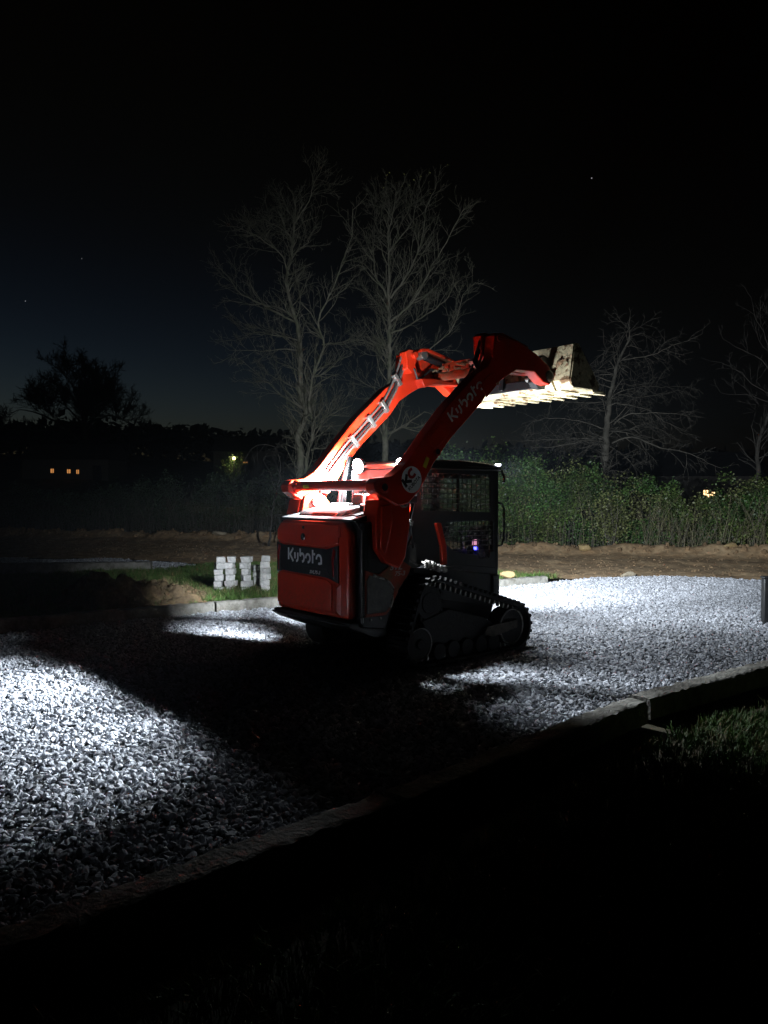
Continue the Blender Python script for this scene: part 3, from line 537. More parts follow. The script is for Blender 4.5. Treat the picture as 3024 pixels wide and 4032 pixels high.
# --- lift arms
arm = [(0.09, 1.74), (0.17, 1.69), (0.37, 1.6), (0.5, 1.615), (0.66, 1.75), (0.83, 2.0), (1.08, 2.27), (1.53, 2.66), (1.66, 2.82), (1.82, 2.92), (2.08, 3.06), (2.38, 3.07), (2.54, 2.97), (2.66, 2.95), (2.73, 3.05), (2.63, 3.17), (2.4, 3.28), (2.1, 3.37), (1.84, 3.41), (1.73, 3.40), (1.70, 3.16), (1.62, 3.05), (1.45, 2.96), (1.02, 2.585), (0.72, 2.27), (0.55, 2.08), (0.42, 1.95), (0.3, 1.88), (0.13, 1.86), (0.08, 1.81)]
th = math.atan2(0.39, 0.44); ex = Vector((math.cos(th), 0, math.sin(th))); ez = Vector((-math.sin(th), 0, math.cos(th)))
for s in (-1, 1):
    a = part('lift_arm', MB().prism(arm, 'y', s * 0.80, s * 0.655), M['orange'], bevel=0.012, seg=3)
    if s < 0: tag(a, 'right lift arm, dark outer face with white lettering')
    capsule = lambda c, L, r: [((c + ex * (L / 2) * math.cos(0) + (ex * math.cos(R(q)) + ez * math.sin(R(q))) * r).x, (c + ex * (L / 2) + (ex * math.cos(R(q)) + ez * math.sin(R(q))) * r).z) for q in range(-90, 91, 15)] + [((c - ex * (L / 2) + (ex * math.cos(R(q)) + ez * math.sin(R(q))) * r).x, (c - ex * (L / 2) + (ex * math.cos(R(q)) + ez * math.sin(R(q))) * r).z) for q in range(90, 271, 15)]
    part('arm_pressing', MB().prism(capsule(Vector((0.92, 0, 2.3)), 0.17, 0.075), 'y', s * 0.807, s * 0.79), M['orange'], a, bevel=0.006)
    part('arm_pressing', MB().prism([(1.6, 2.72), (1.75, 2.86), (1.72, 3.0), (1.62, 2.96), (1.5, 2.84)], 'y', s * 0.807, s * 0.79), M['orange'], a, bevel=0.01)
    for (bx, bz, br) in ((0.2, 1.775, 0.058), (0.885, 2.13, 0.045), (2.645, 3.05, 0.065)):
        part('arm_boss', MB().cyl((bx, s * 0.812, bz), (bx, s * 0.64, bz), br), M['orange'] if bx < 2 else M['steel'], a, bevel=0.006)
        part('boss_hole_shade', MB().cyl((bx, s * 0.816, bz), (bx, s * 0.80, bz), br * 0.62), M['decal_black'], a)  # black disc: shade inside the boss put into the colour
    # top pin housing at the elbow, behind it the tilt cylinder
    part('elbow_pin', MB().cyl((1.79, s * 0.815, 3.37), (1.79, s * 0.5, 3.37), 0.04), M['orange'], a, bevel=0.005)
    part('elbow_bracket', MB().prism([(1.68, 3.2), (1.66, 3.4), (1.72, 3.44), (1.86, 3.43), (1.84, 3.3), (1.76, 3.15)], 'y', s * 0.66, s * 0.54), M['orange'], a, bevel=0.012)
    c = part('tilt_cylinder', MB().cyl((1.96, s * 0.585, 3.395), (2.42, s * 0.585, 3.30), 0.048), M['black'], bevel=0.006)
    part('cylinder_rod', MB().cyl((2.4, s * 0.585, 3.304), (2.68, s * 0.585, 3.245), 0.023, 12), M['chrome'], c)
    part('cylinder_eye', MB().cyl((1.96, s * 0.53, 3.395), (1.96, s * 0.645, 3.395), 0.055), M['steel'], c, bevel=0.006)
    part('cylinder_cover', MB().prism([(1.9, 3.46), (2.02, 3.475), (2.45, 3.385), (2.46, 3.36), (2.0, 3.44), (1.9, 3.42)], 'y', s * 0.52, s * 0.65), M['orange'], a, bevel=0.006)
    l = part('lift_cylinder', MB().cyl((0.53, s * 0.615, 1.02), (0.66, s * 0.615, 1.42), 0.047), M['black'], bevel=0.006)
    part('cylinder_rod', MB().cyl((0.65, s * 0.615, 1.4), (0.885, s * 0.615, 2.13), 0.029, 16), M['chrome'], l)
    part('gland', MB().cyl((0.655, s * 0.615, 1.405), (0.672, s * 0.615, 1.455), 0.053), M['steel'], l, bevel=0.005)
    part('port_pipe', MB().tube([(0.66, s * 0.66, 1.43), (0.6, s * 0.68, 1.45), (0.575, s * 0.68, 1.38), (0.5, s * 0.68, 1.1)], 0.011, 6), M['steel'], l)
    part('port_hose', MB().tube([(0.56, s * 0.67, 1.08), (0.6, s * 0.69, 1.22), (0.64, s * 0.7, 1.3), (0.68, s * 0.68, 1.18)], 0.013, 6), M['hose'], l)
    if s > 0:
        for k, o_ in enumerate((-0.06, -0.025, 0.012)):  # hoses added, looped here so their shade falls on the gravel beyond
            part('lift_hose', MB().tube([(0.72 + o_, 0.6, 1.32), (0.775 + o_, 0.595, 1.55), (0.79 + o_, 0.6 - 0.015 * (k % 2), 1.73), (0.755 + o_, 0.6, 1.82 + o_ * 0.3), (0.68 + o_ * 0.5, 0.605, 1.845 + o_ * 0.6), (0.58, 0.62, 1.79 + o_), (0.5, 0.64, 1.74)], 0.0175, 8), M['hose'], l)
    # grab lines inside the arms
    for k in range(3):
        off = 0.045 * (k - 1); ps = [(0.62, 1.96), (0.86, 2.23), (1.15, 2.5), (1.42, 2.76), (1.56, 2.98), (1.66, 3.2), (1.72, 3.36)]
        pp = [(x - 0.7 * off, s * (0.635 - 0.012 * (k % 2)), z + 0.7 * off) for x, z in ps]
        part('hydraulic_pipe', MB().tube(pp, 0.0135, 8), M['steel'] if k != 1 else M['hose'], a)
    for (x, z) in ((0.95, 2.31), (1.2, 2.55), (1.4, 2.74), (1.6, 3.07)):
        part('pipe_clamp', MB().box(-0.025, 0.025, s * 0.6, s * 0.66, -0.08, 0.08, Matrix.Translation((x, 0, z)) @ Matrix.Rotation(-th, 4, 'Y')), M['steel'], a, bevel=0.004)
    part('arm_hose', MB().tube([(1.72, s * 0.6, 3.3), (1.82, s * 0.56, 3.2), (1.86, s * 0.56, 3.1), (1.95, s * 0.58, 3.12), (2.1, s * 0.57, 3.24), (2.4, s * 0.58, 3.2)], 0.016, 8), M['hose'], a)
    part('arm_channel', MB().prism([(1.9, 3.1), (2.1, 3.12), (2.5, 3.1), (2.55, 3.07), (2.12, 3.05), (1.95, 3.0)], 'y', s * 0.52, s * 0.66), M['orange'], a, bevel=0.008)
right_arm = [o for o in T.children if o.name.startswith('lift_arm')][0]
af = lambda x, z: (Vector((x, -0.8005, z)), ex, ez, -VY)
ribbon(logotype(0.62, 0.125), 0.023, af(1.1, 2.425), 'logo', M['decal'], right_arm, 0.003)
st_ = part('round_sticker', MB().prism(circ(0.545, 1.85, 0.128, 40), 'y', -0.8035, -0.79), M['decal'], right_arm)
stf = lambda x, z: (Vector((x, -0.8035, z)), ex, ez, -VY)
q0 = Vector((0.545, 0, 1.85))
def stp(u, v): p = q0 + ex * u + ez * v; return stf(p.x, p.z)
fr = stp(-0.095, -0.01); ribbon([[(0.0, 0.0), (0.0, 0.092)], [(0.078, 0.092), (0.022, 0.046), (0.085, 0.0)]], 0.03, fr, 'sticker_letter', M['decal_black'], right_arm)
fr = stp(0.042, 0.046); ribbon([arcp(0, 0, 0.043, 0.038, 50, 310, 12)], 0.028, fr, 'sticker_letter', M['decal_red'], right_arm)
text('KUBOTA', 0.05, stp(-0.095, -0.062), 'sticker_word', M['decal_black'], right_arm, wide=0.96)
part('warning_sticker', MB().box(-0.025, 0.025, -0.8035, -0.79, -0.055, 0.055, Matrix.Translation((0.735, 0, 2.02)) @ Matrix.Rotation(R(25), 4, 'Y')), M['yellow'], right_arm)
ct = part('cross_tube', MB().cyl((0.2, -0.66, 1.797), (0.2, 0.66, 1.797), 0.052, 28), M['orange'])
for s in (-1, 1): part('tube_flange', MB().tube([(0.2, s * 0.61, 1.797), (0.2, s * 0.66, 1.797)], [0.053, 0.072], 28), M['orange'], ct)
stk = MB()
pts = [(0.2 - 0.0545 * math.cos(R(q)), 1.797 + 0.0545 * math.sin(R(q))) for q in range(-25, 12, 6)]
for i in range(len(pts) - 1): stk.add([(pts[i][0], 0.36, pts[i][1]), (pts[i][0], 0.46, pts[i][1]), (pts[i + 1][0], 0.46, pts[i + 1][1]), (pts[i + 1][0], 0.36, pts[i + 1][1])], [(0, 1, 2, 3)])
part('warning_sticker', stk, M['yellow'], ct)
fx = part('front_cross_tube', MB().cyl((2.28, -0.66, 3.17), (2.28, 0.66, 3.17), 0.06, 20), M['orange_dirty'])
mm = MB(); rr = random.Random(9)
for k in range(60):
    y = rr.uniform(-0.5, 0.55); x = rr.uniform(2.15, 2.4); z = 3.225 + rr.uniform(-0.03, 0.05)
    mm.tube([(x, y, z), (x + rr.uniform(-.05, .05), y + rr.uniform(-.08, .08), z + rr.uniform(-.02, .04)), (x + rr.uniform(-.08, .08), y + rr.uniform(-.12, .12), z)], [0.012, 0.018, 0.008], 5)
part('caked_mud', mm, M['mud'], fx)
part('hose_guard', MB().box(2.17, 2.2, 0.0, 0.45, 3.2, 3.3).box(2.17, 2.4, 0.0, 0.03, 3.2, 3.29).box(2.37, 2.4, 0.0, 0.45, 3.2, 3.31), M['orange_dirty'], fx, bevel=0.004)
# --- hitch and bucket
for s in (-1, 1):
    hp = part('hitch_plate', MB().prism([(2.6, 3.0), (2.68, 2.93), (2.8, 2.93), (2.86, 3.3), (2.78, 3.33), (2.66, 3.28), (2.62, 3.12)], 'y', s * 0.52, s * 0.62), M['black'], bevel=0.01)
    part('hitch_pin', MB().cyl((2.645, s * 0.48, 3.05), (2.645, s * 0.66, 3.05), 0.04), M['steel'], hp)
    part('hitch_lever', MB().tube([(2.7, s * 0.5, 3.2), (2.66, s * 0.42, 3.27), (2.72, s * 0.36, 3.3)], 0.018, 8), M['steel'], hp)
part('hitch_frame', MB().box(2.76, 2.8, -0.55, 0.55, 2.95, 3.06).tube([(2.8, -0.56, 3.3), (2.8, 0.56, 3.3)], 0.035, 12), M['black'], bevel=0.006)
for y in (-0.47, 0.0, 0.47): part('hitch_bar', MB().prism([(2.72, 2.97), (2.76, 3.28), (2.79, 3.28), (2.75, 2.97)], 'y', y - 0.035, y + 0.035), M['black'], bevel=0.006)
BW = 0.93
prof_o = [(2.975, 3.445), (2.915, 3.43), (2.835, 3.02), (2.9, 2.925), (3.37, 2.93)]; prof_i = [(3.37, 2.95), (2.91, 2.947), (2.862, 3.025), (2.94, 3.415), (2.975, 3.42)]
bk = part('bucket', MB().prism(prof_o + prof_i, 'y', -BW, BW), M['bucket'], bevel=0.004)
for s in (-1, 1): part('bucket_side', MB().prism([(2.86, 2.95), (2.9, 2.932), (3.36, 2.935), (3.4, 2.99), (2.985, 3.44), (2.93, 3.43), (2.845, 3.02)], 'y', s * (BW + 0.018), s * BW), M['bucket'], bk, bevel=0.003)
part('cutting_edge', MB().prism([(3.26, 2.905), (3.48, 2.92), (3.5, 2.934), (3.26, 2.928)], 'y', -BW - 0.02, BW + 0.02), M['bucket'], bk, bevel=0.003)
for k in range(10):
    y = -BW + 0.03 + k * (2 * BW - 0.06) / 9
    part('tooth', MB().prism([(3.3, y - 0.038), (3.3, y + 0.038), (3.45, y + 0.034), (3.57, y + 0.022), (3.57, y - 0.022), (3.45, y - 0.034)], 'z', 2.893, 2.924), M['bucket'], bk, bevel=0.006)
for k in range(5):
    y = -0.72 + k * 0.36; part('wear_strip', MB().box(2.92, 3.26, y - 0.035, y + 0.035, 2.91, 2.9265), M['bucket'], bk, bevel=0.003)
part('heel_plate', MB().prism([(2.8, 3.06), (2.835, 3.03), (2.9, 2.925), (2.96, 2.915), (2.93, 2.908), (2.875, 2.912), (2.8, 3.01)], 'y', -0.7, 0.7), M['bucket'], bk, bevel=0.004)
for y in (-0.42, -0.2, 0.15, 0.38):
    part('back_rib', MB().prism([(2.84, 3.03), (2.8, 3.1), (2.84, 3.22), (2.885, 3.26)], 'y', y - 0.012, y + 0.012), M['bucket'], bk, bevel=0.003)
part('mud_patch', (lambda m: m)(MB().add([(2.885 + 0.012 * math.sin(i * 1.7) - 0.012 + 0.0, -0.8 + 0.11 * math.cos(R(i * 24)) * random.uniform(.7, 1.2), 3.17 + 0.1 * math.sin(R(i * 24)) * random.uniform(.7, 1.2)) for i in range(15)], [tuple(range(15))])), M['mud'], bk)

# --- tracks
def hull_path(circles, n=72):
    pts = np.concatenate([np.stack([cx + r * np.cos(np.linspace(0, 2 * np.pi, 140, endpoint=False)), cz + r * np.sin(np.linspace(0, 2 * np.pi, 140, endpoint=False))], 1) for cx, cz, r in circles])
    P = sorted(map(tuple, pts))
    def half(P):
        h = []
        for p in P:
            while len(h) > 1 and (h[-1][0] - h[-2][0]) * (p[1] - h[-2][1]) - (h[-1][1] - h[-2][1]) * (p[0] - h[-2][0]) <= 0: h.pop()
            h.append(p)
        return h
    H = np.array(half(P)[:-1] + half(P[::-1])[:-1]); H2 = np.vstack([H, H[:1]]); d = np.r_[0, np.cumsum(np.hypot(*np.diff(H2, axis=0).T))]
    t = np.linspace(0, d[-1], n, endpoint=False); return np.stack([np.interp(t, d, H2[:, 0]), np.interp(t, d, H2[:, 1])], 1)
circles = [(0.835, 0.63, 0.235), (2.02, 0.275, 0.235), (0.66, 0.245, 0.205), (1.3, 0.14, 0.1)]
path = hull_path(circles, 120)
path[:, 1] = np.maximum(path[:, 1], 0.045)
lug_me = MB().prism([(-0.022, -0.006), (0.022, -0.006), (0.014, 0.03), (-0.014, 0.03)], 'y', -0.155, 0.155); 
gl_me = MB().prism([(-0.014, 0.0), (0.014, 0.0), (0.008, 0.05), (-0.008, 0.05)], 'y', -0.02, 0.02)
def mesh_of(mb, name, m):
    o = part(name, mb, m, None); me = o.data; bpy.data.objects.remove(o); return me
lug_me = mesh_of(lug_me, 'lug', M['rubber']); gl_me = mesh_of(gl_me, 'guide_lug', M['steel'])
for s in (-1, 1):
    yc = s * 0.70; n = len(path); mb = MB(); tn = np.roll(path, -1, 0) - np.roll(path, 1, 0); tn /= np.linalg.norm(tn, axis=1)[:, None]; nr = np.stack([tn[:, 1], -tn[:, 0]], 1)
    outp = path + nr * 0.012; inp = path - nr * 0.016
    vs = [(x, yc - 0.16, z) for x, z in outp] + [(x, yc + 0.16, z) for x, z in outp] + [(x, yc - 0.16, z) for x, z in inp] + [(x, yc + 0.16, z) for x, z in inp]
    fs = []
    for i in range(n):
        j = (i + 1) % n; fs += [(i, j, n + j, n + i), (2 * n + i, 3 * n + i, 3 * n + j, 2 * n + j), (i, 2 * n + i, 2 * n + j, j), (n + i, n + j, 3 * n + j, 3 * n + i)]
    tr = part('rubber_track', mb.add(vs, fs), M['rubber'], smooth=50)
    if s < 0:
        dense = hull_path(circles, 58); dense[:, 1] = np.maximum(dense[:, 1], 0.045)
        tg = np.roll(dense, -1, 0) - np.roll(dense, 1, 0)
        for i in range(len(dense)):
            ang = math.atan2(tg[i][1], tg[i][0])
            o = bpy.data.objects.new('lug', lug_me); C.objects.link(o); o.parent = tr
            nn = Vector((math.sin(ang), 0, -math.cos(ang))); p = Vector((dense[i][0], yc, dense[i][1])) + nn * 0.014
            o.location = p; o.rotation_euler = (0, math.pi - ang if False else -ang + math.pi, 0)
            for q in (-0.05,):
                o2 = bpy.data.objects.new('guide_lug', gl_me); C.objects.link(o2); o2.parent = tr; o2.location = Vector((dense[i][0], yc + q, dense[i][1])) - nn * 0.016; o2.rotation_euler = (0, -ang, 0)
    # running gear
    sp = part('sprocket', MB().cyl((0.835, yc - 0.05, 0.63), (0.835, yc + 0.05, 0.63), 0.17, 28), M['gear'], bevel=0.006)
    part('drive_motor', MB().cyl((0.835, yc + s * 0.06, 0.63), (0.835, yc - 0.2 * s, 0.63), 0.11, 24), M['gear'], sp, bevel=0.008)
    for k in range(14):
        a = 2 * math.pi * k / 14; part('sprocket_tooth', MB().cyl((0.835 + 0.185 * math.cos(a), yc - 0.05, 0.63 + 0.185 * math.sin(a)), (0.835 + 0.185 * math.cos(a), yc + 0.05, 0.63 + 0.185 * math.sin(a)), 0.02, 8), M['gear'], sp)
    for (cx, cz, r) in ((2.02, 0.275, 0.2), (0.66, 0.245, 0.17)):
        w = part('idler', MB().cyl((cx, yc - 0.09, cz), (cx, yc + 0.09, cz), r, 32), M['gear'], bevel=0.008)
        ring = [(cx + r * 0.93 * math.cos(R(q)), yc + s * 0.093, cz + r * 0.93 * math.sin(R(q))) for q in range(0, 361, 12)]
        part('idler_rim', MB().tube(ring, 0.008, 6, caps=False), M['steel'], w)
        part('hub', MB().cyl((cx, yc - 0.12, cz), (cx, yc + 0.12, cz), 0.05, 18), M['gear'], w, bevel=0.005)
    for k in range(5):
        x = 0.92 + k * 0.2; part('track_roller', MB().cyl((x, yc - 0.11, 0.145), (x, yc + 0.11, 0.145), 0.085, 22), M['gear'], bevel=0.008)
    tf = part('track_frame', MB().prism([(0.72, 0.46), (0.8, 0.32), (0.84, 0.2), (1.75, 0.2), (1.82, 0.3), (1.6, 0.42), (1.1, 0.55)], 'y', yc - 0.06, yc + 0.1), M['gear'], bevel=0.012)
    part('tension_arm', MB().prism([(1.55, 0.24), (1.7, 0.2), (2.08, 0.26), (2.08, 0.345), (1.72, 0.33), (1.6, 0.32)], 'y', yc + s * 0.105, yc + s * 0.125), M['gear_plate'], tf, bevel=0.004)

# --- cab
cab = part('cab_side', plate_holes([(0.82, 1.0), (1.25, 0.972), (2.13, 0.865), (2.11, 1.97), (0.82, 1.97)],
      [[(0.95, 1.545), (2.0, 1.51), (1.995, 1.925), (0.95, 1.93)], [(1.27, 1.22), (1.275, 1.37), (1.33, 1.43), (2.035, 1.425), (2.05, 1.07), (1.99, 1.07), (1.98, 1.0), (1.8, 1.01), (1.79, 1.05), (1.66, 1.06), (1.42, 1.1)]], -0.5, -0.478), M['charcoal'], bevel=0.003)
cabl = part('cab_side', plate_holes([(0.82, 1.0), (1.25, 0.972), (2.13, 0.865), (2.11, 1.97), (0.82, 1.97)],
      [[(0.95, 1.06), (2.04, 0.98), (2.0, 1.925), (0.95, 1.93)]], 0.478, 0.5), M['charcoal'], bevel=0.003)
for s, cs in ((-1, cab), (1, cabl)):
    g1 = MB(); y = s * 0.489
    for k in range(15): x = 0.98 + k * 0.0725; g1.tube([(x, y, 1.52), (x, y, 1.94)], 0.0058, 4)
    for k in range(8): z = 1.56 + k * 0.054; g1.tube([(0.94, y, z), (2.01, y, z - 0.012)], 0.0058, 4)
    if s < 0: part('window_guard', g1, M['black'], cs)
    g2 = MB()
    for k in range(13):
        x = 1.3 + k * 0.062; zb = 1.21 if x < 1.31 else (1.10 if x < 1.5 else (1.05 if x < 1.78 else 1.0)); g2.tube([(x, y, zb), (x, y, 1.43)], 0.0058, 4)
    for k in range(7): z = 1.1 + k * 0.054; g2.tube([(1.27 if z > 1.2 else 1.4, y, z), (2.05, y, z - 0.006)], 0.0058, 4)
    if s < 0: part('window_guard', g2, M['black'], cs)
    part('window_pane', MB().box(0.94, 2.02, s * 0.47, s * 0.474, 1.5, 1.94), M['glass'], cs); part('window_divider', MB().box(1.49, 1.52, s * 0.468, s * 0.484, 1.5, 1.94), M['black'], cs)
    part('window_pane', MB().box(1.25 if s < 0 else 0.94, 2.07, s * 0.47, s * 0.474, 0.96, 1.44 if s < 0 else 1.495), M['glass'], cs)
    part('cab_post', MB().box(2.06, 2.13, s * 0.5, s * 0.43, 0.87, 1.98), M['charcoal'], bevel=0.008)
    part('grab_handle', MB().tube([(2.11, s * 0.5, 1.62), (2.16, s * 0.53, 1.6), (2.18, s * 0.54, 1.53), (2.18, s * 0.54, 1.22), (2.15, s * 0.53, 1.14), (2.11, s * 0.5, 1.13)], 0.012, 8), M['charcoal'], cs)
roof = part('cab_roof', MB().prism([(0.84, 1.975), (0.83, 2.04), (0.93, 2.065), (1.5, 2.075), (1.85, 2.06), (2.16, 2.025), (2.17, 1.975)], 'y', -0.515, 0.515), M['black'], bevel=0.012)
part('roof_trim', MB().box(0.8, 2.12, -0.522, -0.512, 1.968, 1.976), M['plate'], roof); part('roof_trim', MB().box(1.62, 2.12, -0.521, -0.513, 2.005, 2.011), M['plate'], roof)
part('roof_marker', MB().box(2.1, 2.13, -0.522, -0.512, 1.985, 2.02), M['decal_grey'], roof)
rw = part('cab_rear', MB().box(0.83, 0.87, -0.5, 0.5, 1.86, 1.975).box(0.83, 0.87, -0.5, -0.38, 1.0, 1.86).box(0.83, 0.87, 0.38, 0.5, 1.0, 1.86).box(0.83, 0.87, -0.38, 0.38, 0.98, 1.5), M['charcoal'], bevel=0.006)
part('rear_pane', MB().box(0.846, 0.852, -0.39, 0.39, 1.49, 1.87), M['glass'], rw)
part('light_bar', MB().box(0.8, 0.83, -0.45, 0.45, 2.0, 2.03), M['orange_dirty'], roof, bevel=0.004)
part('cab_front_frame', MB().box(2.09, 2.12, -0.43, 0.43, 1.9, 1.975).box(2.09, 2.12, -0.43, 0.43, 0.88, 0.98), M['charcoal'], bevel=0.004)
part('front_pane', MB().box(2.1, 2.106, -0.43, 0.43, 0.98, 1.9), M['glass'])
st = part('operator_seat', MB().prism([(1.18, 1.02), (1.62, 1.05), (1.64, 1.14), (1.34, 1.13), (1.27, 1.2), (1.17, 1.72), (1.08, 1.72), (1.1, 1.1)], 'y', -0.24, 0.24), M['seat'], bevel=0.03, seg=3)
part('head_rest', MB().box(1.06, 1.15, -0.14, 0.14, 1.72, 1.84), M['seat'], st, bevel=0.03, seg=3)
part('lap_bar', MB().tube([(1.12, -0.34, 1.5), (1.3, -0.36, 1.35), (1.5, -0.34, 1.28), (1.56, -0.2, 1.28), (1.56, 0.2, 1.28), (1.5, 0.34, 1.28), (1.12, 0.34, 1.5)], 0.024, 8), M['charcoal'])
for s in (-1, 1):
    j = part('joystick', MB().tube([(1.72, s * 0.33, 1.1), (1.71, s * 0.33, 1.24), (1.7, s * 0.32, 1.33)], [0.022, 0.016, 0.03], 10), M['seat']); part('arm_console', MB().box(1.35, 1.75, s * 0.38, s * 0.28, 1.04, 1.11), M['seat'], j, bevel=0.015)
db = part('dashboard', MB().prism([(1.86, 1.0), (1.92, 1.32), (2.04, 1.36), (2.06, 1.0)], 'y', -0.44, -0.22), M['black'], bevel=0.01)
part('display', MB().add([(1.872, -0.42, 1.135), (1.872, -0.34, 1.135), (1.888, -0.33, 1.2), (1.888, -0.4, 1.21)], [(0, 1, 2, 3)]), M['screen_pink'], db)
part('display_edge', MB().add([(1.858, -0.435, 1.085), (1.858, -0.39, 1.085), (1.87, -0.36, 1.125), (1.87, -0.42, 1.125)], [(0, 1, 2, 3)]), M['screen_blue'], db)
part('service_link', MB().prism([(0.99, 1.42), (1.06, 1.42), (1.14, 1.18), (1.15, 0.99), (1.08, 0.99), (1.07, 1.17)], 'y', -0.68, -0.64), M['orange'], bevel=0.006)
part('link_bracket', MB().box(0.6, 0.72, -0.7, -0.58, 1.62, 1.7), M['black'], bevel=0.01)
part('hydraulic_bundle', MB().tube([(0.62, -0.5, 1.05), (0.66, -0.55, 1.3), (0.72, -0.52, 1.5), (0.76, -0.5, 1.6)], 0.02, 8).tube([(0.7, -0.48, 1.05), (0.72, -0.54, 1.25), (0.78, -0.5, 1.45)], 0.018, 8).tube([(0.66, -0.45, 1.0), (0.7, -0.5, 1.4), (0.74, -0.46, 1.62)], 0.016, 8), M['hose'])
part('valve_body', MB().box(0.6, 0.78, -0.62, -0.3, 1.0, 1.22).box(0.62, 0.76, -0.56, -0.4, 1.22, 1.5), M['charcoal'], bevel=0.012)
ic = part('intake_stack', MB().cyl((0.31, -0.35, 1.53), (0.31, -0.35, 1.62), 0.036), M['black'], bevel=0.004)
part('intake_flange', MB().prism([(0.2, -0.45), (0.42, -0.45), (0.42, -0.25), (0.2, -0.25)], 'z', 1.595, 1.615), M['decal_grey'], ic, bevel=0.006)
part('intake_cap', MB().add([(0.225, -0.435, 1.615), (0.395, -0.435, 1.615), (0.395, -0.265, 1.615), (0.225, -0.265, 1.615), (0.235, -0.425, 1.71), (0.385, -0.425, 1.71), (0.385, -0.275, 1.71), (0.235, -0.275, 1.71)], [(0, 1, 2, 3), (4, 5, 6, 7), (0, 1, 5, 4), (1, 2, 6, 5), (2, 3, 7, 6), (3, 0, 4, 7)]), M['decal_grey'], ic, bevel=0.012)
# --- work lights (the lit lamps of the photograph)
def work_light(x, y, z, d, beams, lens, r):
    d = Vector(d).normalized(); p = Vector((x, y, z))
    h = part('work_light', MB().tube([p - d * 0.06, p - d * 0.045, p - d * 0.005, p], [r * 0.6, r * 0.95, r * 1.12, r * 1.12], 20), M['black'])
    part('lens', MB().tube([p + d * 0.001, p + d * 0.008, p + d * 0.014], [r, r * 0.96, r * 0.6], 20), lens, h)
    for (bd, power, angle, blend) in beams:
        bd = Vector(bd).normalized()
        l = bpy.data.lights.new('beam', 'SPOT'); l.energy = power; l.color = LED; l.spot_size = R(angle); l.spot_blend = blend; l.shadow_soft_size = 0.05 if x < 1 else 0.03
        o = bpy.data.objects.new('beam', l); C.objects.link(o); o.parent = h; o.location = p + d * 0.05; o.rotation_euler = bd.to_track_quat('-Z', 'Y').to_euler()
    return h
work_light(0.785, 0.34, 2.02, (-1, -0.1, -0.2), [((-1, 0.4, -0.9), REAR_W, 102, 1.0), ((0.2, 1, -0.42), 2600, 56, 0.7), ((0.2, 1, -0.12), 560, 120, 1.0), ((-1, 0.35, -0.1), 110, 170, 0.6)], M['lens'], 0.078)  # side beams added outside the lens face, to light blocks and verge
work_light(0.785, -0.37, 2.02, (-1, -0.1, -0.2), [((-1, -0.3, -0.9), REAR_W, 92, 1.0), ((-0.15, -1, -0.7), 600, 110, 1.0), ((0.5, 1, 0.95), 620, 84, 1.0), ((-0.8, 0.0, 0.2), 80, 178, 0.4)], M['lens'], 0.06)  # rising beam added behind the lens face, to brighten the left arm
work_light(2.19, 0.4, 2.0, (1, 0.3, -0.1), [((1, 0.75, -0.02), FRONT_W, 104, 1.0), ((1, 0.3, 0.1), 150, 178, 0.4)], M['lens_front'], 0.035)
work_light(2.19, -0.42, 2.0, (1, -0.3, -0.1), [((1, 0.0, -0.02), FRONT_W * 0.24, 96, 1.0), ((1, -0.6, -0.1), 150, 176, 0.5)], M['lens_front'], 0.035)
for y in (-0.505, -0.45): part('front_lamp_pod', MB().cyl((2.13 if y < -.5 else 2.16, y, 2.03), (2.13 if y < -.5 else 2.16, y, 2.052), 0.02, 12), M['lens_front'])
part('front_lamp_stalk', MB().tube([(2.14, -0.53, 1.98), (2.17, -0.55, 1.9), (2.16, -0.55, 1.84)], 0.014, 8), M['charcoal'])

# ------------------------------------------------------------------ trees
class Limbs:
    def __init__(s): s.v = []; s.f = []
    def tube(s, P, r0, r1, n):
        P = np.asarray(P); k = len(P); t = np.gradient(P, axis=0); t /= np.linalg.norm(t, axis=1)[:, None] + 1e-9
        ref = np.array([0.31, 0.77, 0.2]) if abs(t[0] @ np.array([0.31, 0.77, 0.2])) < 0.75 else np.array([1.0, 0, 0])
        u = np.cross(t, ref); u /= np.linalg.norm(u, axis=1)[:, None] + 1e-9; w = np.cross(t, u)
        rr = np.linspace(r0, r1, k)[:, None, None]; a = np.arange(n) * 2 * np.pi / n
        ring = P[:, None] + (u[:, None] * np.cos(a)[None, :, None] + w[:, None] * np.sin(a)[None, :, None]) * rr
        o = sum(len(x) for x in s.v); s.v.append(ring.reshape(-1, 3))
        i = (np.arange(k - 1)[:, None] * n + np.arange(n)[None]); j = (np.arange(k - 1)[:, None] * n + (np.arange(n) + 1)[None] % n)
        s.f.append((np.stack([i, j, j + n, i + n], -1).reshape(-1, 4)) + o)
    def build(s, name, m, parent): return np_mesh(name, np.vstack(s.v), np.vstack(s.f), m, parent, smooth=True)
def spline(P, step):
    P = np.asarray(P, float); Q = np.vstack([2 * P[0] - P[1], P, 2 * P[-1] - P[-2]]); out = []
    for i in range(1, len(Q) - 2):
        n = max(2, int(np.linalg.norm(Q[i + 1] - Q[i]) / step)); t = np.linspace(0, 1, n, endpoint=False)[:, None]
        a, b, c, d = Q[i - 1], Q[i], Q[i + 1], Q[i + 2]; out.append(0.5 * ((2 * b) + (c - a) * t + (2 * a - 5 * b + 4 * c - d) * t * t + (3 * b - a - 3 * c + d) * t ** 3))
    return np.vstack(out + [P[-1:]])
